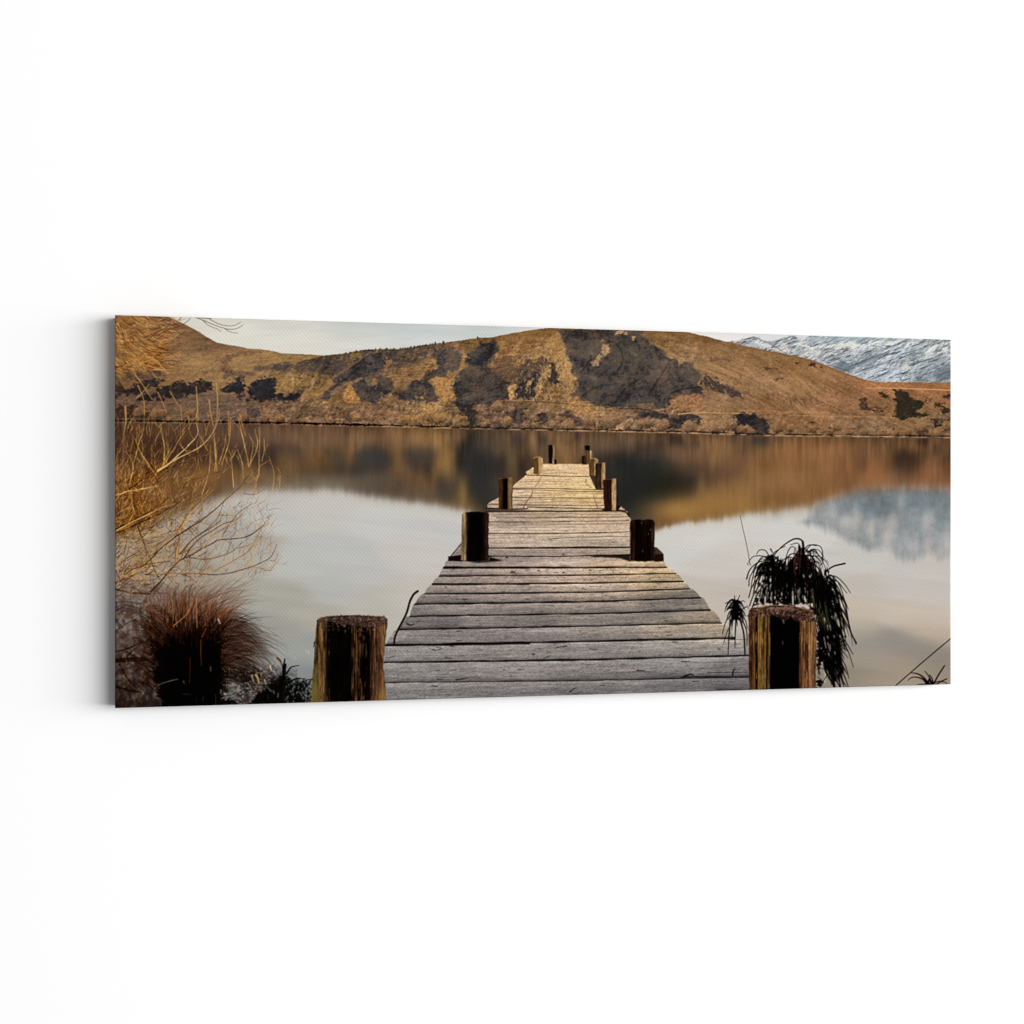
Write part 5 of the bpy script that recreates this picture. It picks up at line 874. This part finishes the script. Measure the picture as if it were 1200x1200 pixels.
# ---- tussock and bank at lower left
w = win(130, 690, 200, 835); x, y = XX[w], YY[w]
n = fbm(x, y, 4, 6, 521, 4); comp(w, np.clip((y-690)/20, 0, 1)*np.clip((186-x)/14, 0, 1)*np.clip(.5+n*1.3, 0, 1)*.75, (62, 42, 34)); comp(w, np.clip((y-815)/9, 0, 1)*np.clip(.9+n*.6, 0, 1), (24, 14, 10))
for p, w0, w1 in [([(28, 445), (150, 436), (295, 440)], 6.5, 5.0), ([(28, 384), (120, 360), (220, 310)], 2.0, 1.4), ([(60, 470), (110, 560), (180, 640)], 2.2, 1.6), ([(30, 625), (110, 650), (210, 668)], 2.6, 2.0), ([(90, 440), (180, 350), (260, 300)], 1.4, 1.2), ([(30, 240), (100, 190), (180, 150)], 1.0, .8), ([(150, 440), (250, 490)], 3, 1.5), ([(100, 380), (220, 440)], 1.6, 1.2), ([(30, 100), (100, 60), (190, 70)], 1.2, .8), ([(30, 35), (120, 30), (240, 50)], 1.0, .8), ([(30, 560), (60, 500)], 1.6, 1)]:
    stroke(zc(p), w0, w1, (28, 15, 12), .9, soft=.8, lab=TUFT)
for k in range(650):
    a, b = wr.uniform(132, 184), wr.uniform(684, 830); L = wr.uniform(3, 15); an = wr.uniform(-1.4, .9) if b < 760 else wr.uniform(-2.4, .2)
    stroke([(a, b), (a+L*.5*np.cos(an), b+L*.5*np.sin(an)), (a+L*np.cos(an+.4), b+L*np.sin(an+.4))], wr.uniform(.4, 1.0), .4, [(52, 30, 22), (94, 66, 48), (40, 24, 18), (120, 84, 54)][k % 4], .7, n=2, lab=TUFT)
core = zc([(296, 300), (350, 250), (420, 215), (560, 215), (640, 190), (700, 195), (780, 250), (792, 400), (775, 500), (790, 700), (1000, 760), (1180, 740), (1200, 830), (380, 830), (335, 600), (292, 480)])
shade(core, lambda x, y: np.array([14, 8, 6])*(1+.4*fbm(x, y, 2, 6, 545, 3))[..., None], 14, 72, 1.05, lo=.45, k=.5)
M_ = MASKS.setdefault(TUFT, np.zeros((NH, NW), np.float32)); M_[sdf(core, XX, YY) < 0] = 1
# right-hand fan of fine arching grass
for k in range(800):
    a, b = wr.uniform(244, 268), wr.uniform(728, 800)
    R = wr.uniform(22, 76); el = wr.uniform(-1.3, .1); dr = wr.uniform(.5, 1.5)
    ts = np.linspace(0, 1, 5); P = [(a+R*np.cos(el)*t*1.0, b+R*np.sin(el)*t+dr*R*.55*t*t) for t in ts]
    stroke(P, wr.uniform(.5, 1.0), .3, [(42, 28, 24), (62, 42, 34), (28, 17, 15), (104, 78, 62), (74, 50, 40)][wr.integers(0, 5)], .85, n=2, lab=TUFT)
for k in range(150):
    a = wr.uniform(225, 262); b = wr.uniform(700, 740); R = wr.uniform(25, 62); el = wr.uniform(-1.25, -.45)
    ts = np.linspace(0, 1, 5); P = [(a+R*np.cos(el)*t, b+R*np.sin(el)*t+.3*R*t*t) for t in ts]
    stroke(P, wr.uniform(.5, .9), .3, [(120, 76, 50), (150, 106, 80), (76, 44, 30), (96, 72, 62)][wr.integers(0, 4)], .6, n=2, lab=TUFT)
# red-brown and straw stems
w = win(165, 660, 275, 745); x, y = XX[w], YY[w]
n = fbm(x, y, 1.6, 7, 541, 4)
comp(w, np.clip(1.15-((x-216)/44)**2-((y-728)/44)**2, 0, 1)*np.clip(.65+.6*n, 0, 1)*.8, (66, 34, 22))
for k in range(1500):
    a = wr.uniform(172, 262); b = wr.uniform(692, 768)-9*abs((a-215)/45)+0; R = wr.uniform(4, 30)
    el = -1.57+(a-212)/60*.6+wr.normal()*.33
    P = [(a, b), (a+R*.5*np.cos(el), b+R*.5*np.sin(el)), (a+R*np.cos(el+.2), b+R*np.sin(el+.15))]
    if P[-1][1] < 684+wr.uniform(-8, 18)+abs(a-212)*.45: continue
    dim = np.clip((762-b)/40, .2, 1)*wr.uniform(.6, 1.1)
    c = np.array([(128, 62, 34), (158, 98, 44), (80, 36, 22), (180, 124, 72), (54, 24, 16), (190, 140, 104), (34, 15, 12), (140, 70, 34)][wr.integers(0, 8)])*dim
    stroke(P, wr.uniform(.4, 1.15), .35, c, wr.uniform(.5, .95), n=2, lab=TUFT)
for k in range(260):
    a = wr.uniform(178, 275); R = wr.uniform(16, 44); b = wr.uniform(700, 735); el = -1.57+(a-205)/80*.9+wr.normal()*.18
    P = [(a, b), (a+R*.5*np.cos(el), b+R*.5*np.sin(el)), (a+R*np.cos(el+.25), b+R*np.sin(el+.2))]
    stroke(P, .6, .3, [(116, 72, 50), (150, 112, 88), (70, 46, 38), (160, 126, 98)][k % 4], .4, n=2, lab=TUFT)
shade(zc([(300, 330), (360, 300), (420, 250), (470, 290), (560, 255), (640, 275), (700, 250), (770, 300), (790, 600), (770, 800), (380, 800), (320, 600)]), lambda x, y: np.array([13, 7, 5])*(1+.5*fbm(x, y, 2, 8, 543, 3))[..., None], 11, 75, .95)
for k in range(70):
    a, b = wr.uniform(182, 262), wr.uniform(735, 760); R = wr.uniform(8, 30)
    stroke([(a, b), (a+wr.normal()*2, b+R)], wr.uniform(.5, 1.1), .4, [(74, 30, 18), (96, 50, 24), (50, 20, 14), (40, 26, 18)][k % 4], .7, n=1, lab=TUFT)
for k in range(420):
    a = wr.uniform(172, 268); b = wr.uniform(724, 815); R = wr.uniform(6, 24); c = [(30, 14, 10), (60, 26, 16), (16, 8, 6), (84, 40, 20), (44, 22, 15)][k % 5]
    stroke([(a, b), (a+wr.normal()*1.6+(a-218)*.06, b-R)], wr.uniform(.5, 1.3), .4, c, .75*np.clip((300-abs(a-218)*4)/200, .3, 1), n=1, lab=TUFT)
for k in range(260):
    a = wr.uniform(160, 190); b = wr.uniform(715, 810); R = wr.uniform(4, 14)
    stroke([(a+12, b+4), (a, b-R*.5), (a-wr.uniform(2, 10), b-R*wr.uniform(-.3, 1))], wr.uniform(.5, 1.1), .35, [(48, 24, 17), (70, 40, 26), (28, 15, 12), (92, 62, 42)][k % 4], .6, n=2, lab=TUFT)
shade(zc([(300, 340), (420, 290), (560, 300), (700, 290), (780, 330), (800, 520), (790, 800), (380, 800), (320, 600)]), lambda x, y: np.array([11, 6, 5])*(1+.5*fbm(x, y, 1.5, 9, 547, 3))[..., None], 12, 79, .72, lo=.5)
for p, c, w0 in [([(300, 650), (330, 620), (400, 592), (470, 576)], (150, 140, 120), .9), ([(556, 430), (556, 520), (552, 600)], (80, 40, 24), 1.6), ([(632, 300), (632, 400), (636, 480)], (96, 62, 28), 1.4), ([(735, 680), (736, 755)], (90, 80, 74), .7), ([(700, 490), (702, 520)], (130, 110, 100), 1.2), ([(755, 155), (768, 185)], (200, 190, 180), 1.8), ([(800, 680), (808, 690)], (200, 180, 160), 1.8), ([(505, 680), (560, 682)], (80, 60, 52), .8), ([(650, 700), (645, 725)], (70, 60, 56), .9), ([(603, 695), (600, 740)], (60, 50, 46), .8), ([(510, 590), (515, 605)], (120, 90, 70), 1.4), ([(430, 750), (410, 770)], (60, 50, 46), 1), ([(440, 200), (500, 150), (540, 110), (570, 40)], (190, 130, 84), 1.2), ([(430, 20), (440, 160)], (176, 126, 60), 1.2), ([(600, 10), (606, 210)], (180, 128, 90), 1.3), ([(640, 280), (668, 220)], (150, 90, 50), 1)]:
    stroke(zc(p), w0, w0*.7, c, .85, lab=TUFT)
# tangled bank between tussock and post
w = win(255, 775, 345, 834); x, y = XX[w], YY[w]
n = fbm(x, y, 3, 2, 531, 4); comp(w, np.clip((y-778-(x-262)*.02)/10, 0, 1)*np.clip(1.3-np.abs(x-300)/50, 0, 1)*np.clip(.7+n, 0, 1)*.85, (34, 25, 21))
for k in range(220):
    a, b = wr.uniform(262, 330), wr.uniform(780, 826); L = wr.uniform(2, 7); an = wr.uniform(0, 6.3)
    stroke([(a, b), (a+L*np.cos(an), b+L*np.sin(an))], wr.uniform(.4, 1.1), .4, [(28, 18, 15), (96, 76, 60), (52, 38, 32), (130, 108, 86), (16, 10, 9)][wr.integers(0, 5)], .8, n=1, lab=TUFT)
for p, w0, c in [([(1020, 545), (1035, 575), (1040, 605)], 3.2, (190, 158, 112)), ([(990, 550), (1005, 600)], 2.4, (170, 140, 104)), ([(1120, 485), (1128, 515)], 2.6, (206, 180, 152)), ([(1100, 490), (1105, 500)], 2, (190, 140, 90)), ([(1160, 420), (1172, 440), (1165, 480)], 1.8, (196, 130, 90)), ([(900, 620), (902, 660)], 2, (150, 128, 104)), ([(1080, 580), (1090, 610)], 2, (180, 160, 136)), ([(960, 600), (1000, 660), (1020, 640)], 1.4, (150, 126, 100)), ([(870, 600), (860, 660)], 1.4, (130, 104, 84)), ([(1050, 530), (1062, 560)], 1.4, (150, 124, 100)), ([(1170, 425), (1190, 440), (1200, 470)], 1.6, (24, 16, 14)), ([(985, 690), (1010, 660)], 1.4, (110, 96, 84)), ([(1050, 690), (1075, 640)], 1.6, (80, 70, 64)), ([(1105, 750), (1120, 700)], 1.2, (110, 104, 98)), ([(900, 730), (960, 740)], 1.4, (70, 58, 48))]:
    stroke(zc(p), w0, w0*.5, c, .85, lab=TUFT)
# dark leafy seedling beside the left post
poly(zq([(20, 790), (80, 740), (150, 700), (200, 720), (280, 740), (292, 790), (288, 880), (-20, 880), (-10, 830)]), (20, 17, 15), 1.2, 2.2, 4, 77, alpha=.93, lab=TUFT)
for k in range(60):
    a, b = wr.uniform(60, 290), wr.uniform(720, 840); an = wr.uniform(-2.6, .1); L = wr.uniform(18, 55)
    stroke(zq([(a, b), (a+L*.5*np.cos(an), b+L*.5*np.sin(an)-6), (a+L*np.cos(an), b+L*np.sin(an)*.6+4)]), 2.0, .5, [(14, 12, 11), (40, 38, 36), (92, 94, 92), (22, 26, 22)][wr.integers(0, 4)], .8, n=2, lab=TUFT)
for k in range(40):
    a, b = wr.uniform(170, 285), wr.uniform(715, 840)
    stroke(zq([(a, b), (a+wr.normal()*10, b+wr.uniform(4, 16))]), wr.uniform(.8, 1.8), .5, (128, 134, 134), .7, n=1)
for p, w0, w1 in [([(150, 720), (148, 660), (156, 610)], 4.0, 2.0), ([(165, 690), (190, 655), (232, 645)], 2.6, 1.0), ([(150, 700), (140, 640), (108, 600)], 1.6, .8), ([(130, 760), (150, 700), (160, 640)], 6, 3), ([(180, 740), (220, 715), (258, 718)], 2.6, 1.2)]:
    stroke(zq(p), w0, w1, (22, 15, 14), 1, lab=TUFT)
stroke(zq([(104, 596), (112, 622), (108, 650)]), 1.4, .8, (196, 132, 92), .8)
for p in [(210, 602), (270, 560), (283, 575), (282, 568)]: stroke(zq([p, (p[0]+4, p[1]+10)]), 1.3, .8, (205, 196, 186), .7)

w = win(128, 690, 200, 836); x, y = XX[w], YY[w]
n = fbm(x, y, 5, 6, 551, 4)
comp(w, np.clip((y-735)/70, 0, 1)*np.clip((196-x)/16, 0, 1)*np.clip(.45+.7*n, 0, .85), (30, 20, 16))
# give each painted region its place in the label map
for lab, nm in ((WILLOW, 3.0), (TUFT, 1.6), (PALM, 1.0), (SEEDL, .6), (STICK, .3), (LINE, .3)):
    if lab in MASKS:
        M = blur(MASKS[lab], nm, nm)
        keep = M > (.34 if lab in (WILLOW, TUFT) else .3)
        if lab in (PALM,): keep &= (LAB < 20)
        if lab in (WILLOW,): keep &= (XX < 330)
        LAB[keep] = lab
LAB[(LAB == WILLOW) & (YY < 462)] = TWIG
# redraw labels of the near right post over its plant
_m = sdf(pr, XX, YY) < 0; LAB[_m] = 35
IMG = IMG+.55*(IMG-blur(IMG, .75, .75))
IMG = IMG+ (rng.normal(size=(NH, NW, 1))*1.6).astype(np.float32)
m_ = (LAB != SKY) & (LAB != LAKE) & (LAB != MTN) & (LAB != HILL)
m_ = blur(m_.astype(np.float32), .6, .6)[..., None]
IMG = IMG*(1-m_)+(120+(IMG-120)*1.10-2)*m_
lum_ = IMG.mean(-1, keepdims=True)
IMG = IMG*(1-m_+m_*np.clip(.5+.5*lum_/48, .5, 1))      # the inks print a deep black
IMG = np.clip(IMG, 2, 250)


# ================================================================ the canvas print
root = bpy.data.objects.new('canvas_print', None); sc.collection.objects.link(root)
root.location = (0, 0, ZBOT); root.empty_display_size = .1
root['label'] = 'wide canvas print of a wooden jetty on a mountain lake, hanging on the white wall'
root['category'] = 'canvas print'

def to_px(X, Z):
    """where a point of the printed face sits in the tracing frame"""
    dep = X*math.sin(YAW)+CAM_D*math.cos(YAW)
    return 600+FPX*(X*math.cos(YAW)-CAM_D*math.sin(YAW))/dep, HZ-FPX*Z/dep
def sample(X, Z):
    px_, py_ = to_px(X, Z)
    u = np.clip((px_-OX)*S-.5, 0, NW-1.01); v = np.clip((py_-OY)*S-.5, 0, NH-1.01)
    iu = u.astype(int); iv = v.astype(int); fu = (u-iu)[..., None]; fv = (v-iv)[..., None]
    return (IMG[iv, iu]*(1-fu)+IMG[iv, iu+1]*fu)*(1-fv)+(IMG[iv+1, iu]*(1-fu)+IMG[iv+1, iu+1]*fu)*fv
def ink_lin(c):
    c = np.clip(c/255., 0, 1); l = np.where(c <= .04045, c/12.92, ((c+.055)/1.055)**2.4)
    a = np.ones(l.shape[:-1]+(4,), np.float32); a[..., :3] = np.clip(l*0.79, 0, .92); return a

# cloth: pigment from the vertices, woven relief, a trace of sheen
cm, N, L, P = nodes('printed_cotton_canvas')
P.inputs['Roughness'].default_value = .78; P.inputs['Specular IOR Level'].default_value = .0
ca = N.new('ShaderNodeVertexColor'); ca.layer_name = 'ink'
tc = N.new('ShaderNodeTexCoord'); sx = N.new('ShaderNodeSeparateXYZ'); L.new(tc.outputs['Object'], sx.inputs[0])
def M(op, a, b=None, c=None):
    n = N.new('ShaderNodeMath'); n.operation = op
    for i, v in enumerate((a, b, c)):
        if v is None: continue
        if isinstance(v, (int, float)): n.inputs[i].default_value = v
        else: L.new(v, n.inputs[i])
    return n.outputs[0]
X_, Z_ = sx.outputs[0], sx.outputs[2]
wob = N.new('ShaderNodeTexNoise'); wob.inputs['Scale'].default_value = 34; wob.inputs['Detail'].default_value = 3; L.new(tc.outputs['Object'], wob.inputs['Vector'])
ph = M('ADD', M('ADD', M('MULTIPLY', X_, 2*math.pi/.0051), M('MULTIPLY', Z_, 2*math.pi/.0059)), M('MULTIPLY', wob.outputs[0], 3.0))
t1 = M('SINE', ph)
t2 = M('MULTIPLY', M('SINE', M('MULTIPLY', X_, 2*math.pi/.0026)), M('SINE', M('MULTIPLY', Z_, 2*math.pi/.0026)))
fade = N.new('ShaderNodeTexNoise'); fade.inputs['Scale'].default_value = 9; L.new(tc.outputs['Object'], fade.inputs['Vector'])
t3 = M('SINE', M('ADD', M('MULTIPLY', X_, 2*math.pi/.0049), M('MULTIPLY', Z_, -2*math.pi/.0028)))
wv = M('ADD', M('ADD', M('MULTIPLY', t1, .6), M('MULTIPLY', t2, .4)), M('MULTIPLY', t3, .35))
amp = M('MULTIPLY', M('ADD', M('MULTIPLY', fade.outputs[0], 1.2), .2), 0.11)
fac = M('ADD', M('MULTIPLY', wv, amp), 1.0)
vm = N.new('ShaderNodeVectorMath'); vm.operation = 'SCALE'; L.new(ca.outputs[0], vm.inputs[0]); L.new(fac, vm.inputs['Scale'])
L.new(vm.outputs[0], P.inputs['Base Color'])
bp = N.new('ShaderNodeBump'); bp.inputs['Strength'].default_value = .25; bp.inputs['Distance'].default_value = .0002; L.new(wv, bp.inputs['Height']); L.new(bp.outputs[0], P.inputs['Normal'])

# the face: one sheet of small quads, softly rolled over the stretcher at its rim
RR = .0022
def axis(n, length):
    e = np.array([0, .00025, .0006, .001, .0016]); return np.concatenate([e, np.linspace(RR, length-RR, n), length-e[::-1]])
ax, az = axis(1420, PW), axis(640, PH)
GX, GZ = np.meshgrid(ax, az)
d = np.minimum(np.minimum(GX, PW-GX), np.minimum(GZ, PH-GZ))
dd = np.clip(RR-d, 0, RR)
GY = YF+RR-np.sqrt(RR*RR-dd*dd)
nx, nz = len(ax), len(az)
V = np.stack([GX, GY, GZ], -1).reshape(-1, 3).astype(np.float32)
COL = ink_lin(sample(GX, GZ+ZBOT)).reshape(-1, 4).astype(np.float32)
cx, cz = (GX[:-1, :-1]+GX[1:, 1:])/2, (GZ[:-1, :-1]+GZ[1:, 1:])/2
pu, pv = to_px(cx, cz+ZBOT)
REG = LAB[np.clip(((pv-OY)*S).astype(int), 0, NH-1), np.clip(((pu-OX)*S).astype(int), 0, NW-1)]
ii = np.arange(nz-1)[:, None]*nx+np.arange(nx-1)[None, :]
QUAD = np.stack([ii, ii+1, ii+1+nx, ii+nx], -1)
def sheet(name, mask, parent, label=None):
    q = QUAD[mask]
    if not len(q): return None
    used, inv = np.unique(q.ravel(), return_inverse=True)
    me = bpy.data.meshes.new(name)
    me.vertices.add(len(used)); me.vertices.foreach_set('co', V[used].ravel())
    me.loops.add(len(inv)); me.loops.foreach_set('vertex_index', inv.astype(np.int32))
    me.polygons.add(len(q)); me.polygons.foreach_set('loop_start', np.arange(0, len(inv), 4, dtype=np.int32))
    me.polygons.foreach_set('use_smooth', np.ones(len(q), bool))
    me.update(calc_edges=True)
    a = me.color_attributes.new('ink', 'FLOAT_COLOR', 'POINT'); a.data.foreach_set('color', COL[used].ravel())
    me.materials.append(cm)
    o = bpy.data.objects.new(name, me); sc.collection.objects.link(o); o.parent = parent
    if label: o['label'] = label
    return o
sheet('printed_sky', REG == SKY, root)
sheet('printed_mountains', REG == MTN, root)
sheet('printed_hillside', REG == HILL, root)
sheet('printed_lake', (REG == LAKE) | (REG == LINE), root)
jet = sheet('printed_jetty', REG == JETTY, root)
sheet('printed_willow', REG == WILLOW, root, 'bare golden willow scrub along the left side of the picture')
sheet('printed_branches', REG == TWIG, root, 'gold twigs hanging into the top left corner of the picture')
sheet('printed_grass', REG == TUFT, root, 'red-brown grass clump and dark bank in the lower left of the picture')
sheet('printed_palm', REG == PALM, root, 'dark drooping leaf plant behind the right-hand post in the picture')
sheet('printed_seedling', REG == SEEDL, root, 'small dark leaf tuft at the lower right corner of the picture')
sheet('printed_stick', REG == STICK, root)
PL = {32: 'middle post on the left with a pale edge', 33: 'dark middle post on the right', 34: 'large near post on the left with a ragged top', 35: 'large near post on the right in front of the plant'}
for n_ in sorted(set(POSTIDS)):
    sheet('printed_post', REG == n_, jet, PL.get(n_))

# wrapped margins: the picture carried round the four sides of the stretcher
def side(name, pts_out, nrm, cols):
    n = len(pts_out); ys = np.linspace(YF+RR, -GAP, 14); vv = []; cc = []
    for j, y in enumerate(ys):
        t = y-YF
        for k, (x, z) in enumerate(pts_out): vv.append((x, y, z))
        cc.append(cols(t))
    fs = [(j*n+k, j*n+k+1, (j+1)*n+k+1, (j+1)*n+k) for j in range(13) for k in range(n-1)]
    o = mesh_obj(name, vv, fs, cm, root)
    a = o.data.color_attributes.new('ink', 'FLOAT_COLOR', 'POINT'); a.data.foreach_set('color', np.concatenate(cc).astype(np.float32).ravel())
    return o
zz, xx = az, ax[::2]
side('wrapped_edge', [(0, z) for z in zz], None, lambda t: ink_lin(sample(np.full(len(zz), t), zz+ZBOT)))
side('wrapped_edge', [(PW, z) for z in zz[::-1]], None, lambda t: ink_lin(sample(np.full(len(zz), PW-t), zz[::-1]+ZBOT)))
side('wrapped_edge', [(x, PH) for x in xx], None, lambda t: ink_lin(sample(xx, np.full(len(xx), PH-t+ZBOT))))
side('wrapped_edge', [(x, 0) for x in xx[::-1]], None, lambda t: ink_lin(sample(xx[::-1], np.full(len(xx), t+ZBOT))))
# pine stretcher frame behind the cloth
sm, N, L, P = nodes('pine_stretcher'); P.inputs['Roughness'].default_value = .7
tn = N.new('ShaderNodeTexNoise'); tn.inputs['Scale'].default_value = 30; rp = N.new('ShaderNodeValToRGB')
rp.color_ramp.elements[0].color = (.45, .28, .14, 1); rp.color_ramp.elements[1].color = (.62, .42, .24, 1)
L.new(tn.outputs[0], rp.inputs[0]); L.new(rp.outputs[0], P.inputs['Base Color'])
def bar(x0, x1, z0, z1):
    y0, y1 = YF+.006, -GAP-.0005
    v = [(x, y, z) for y in (y0, y1) for z in (z0, z1) for x in (x0, x1)]
    mesh_obj('stretcher_bar', v, [(0, 2, 3, 1), (4, 5, 7, 6), (0, 1, 5, 4), (2, 6, 7, 3), (0, 4, 6, 2), (1, 3, 7, 5)], sm, root)
bar(.003, .043, .003, PH-.003); bar(PW-.043, PW-.003, .003, PH-.003)
bar(.045, PW-.045, .003, .043); bar(.045, PW-.045, PH-.043, PH-.003)
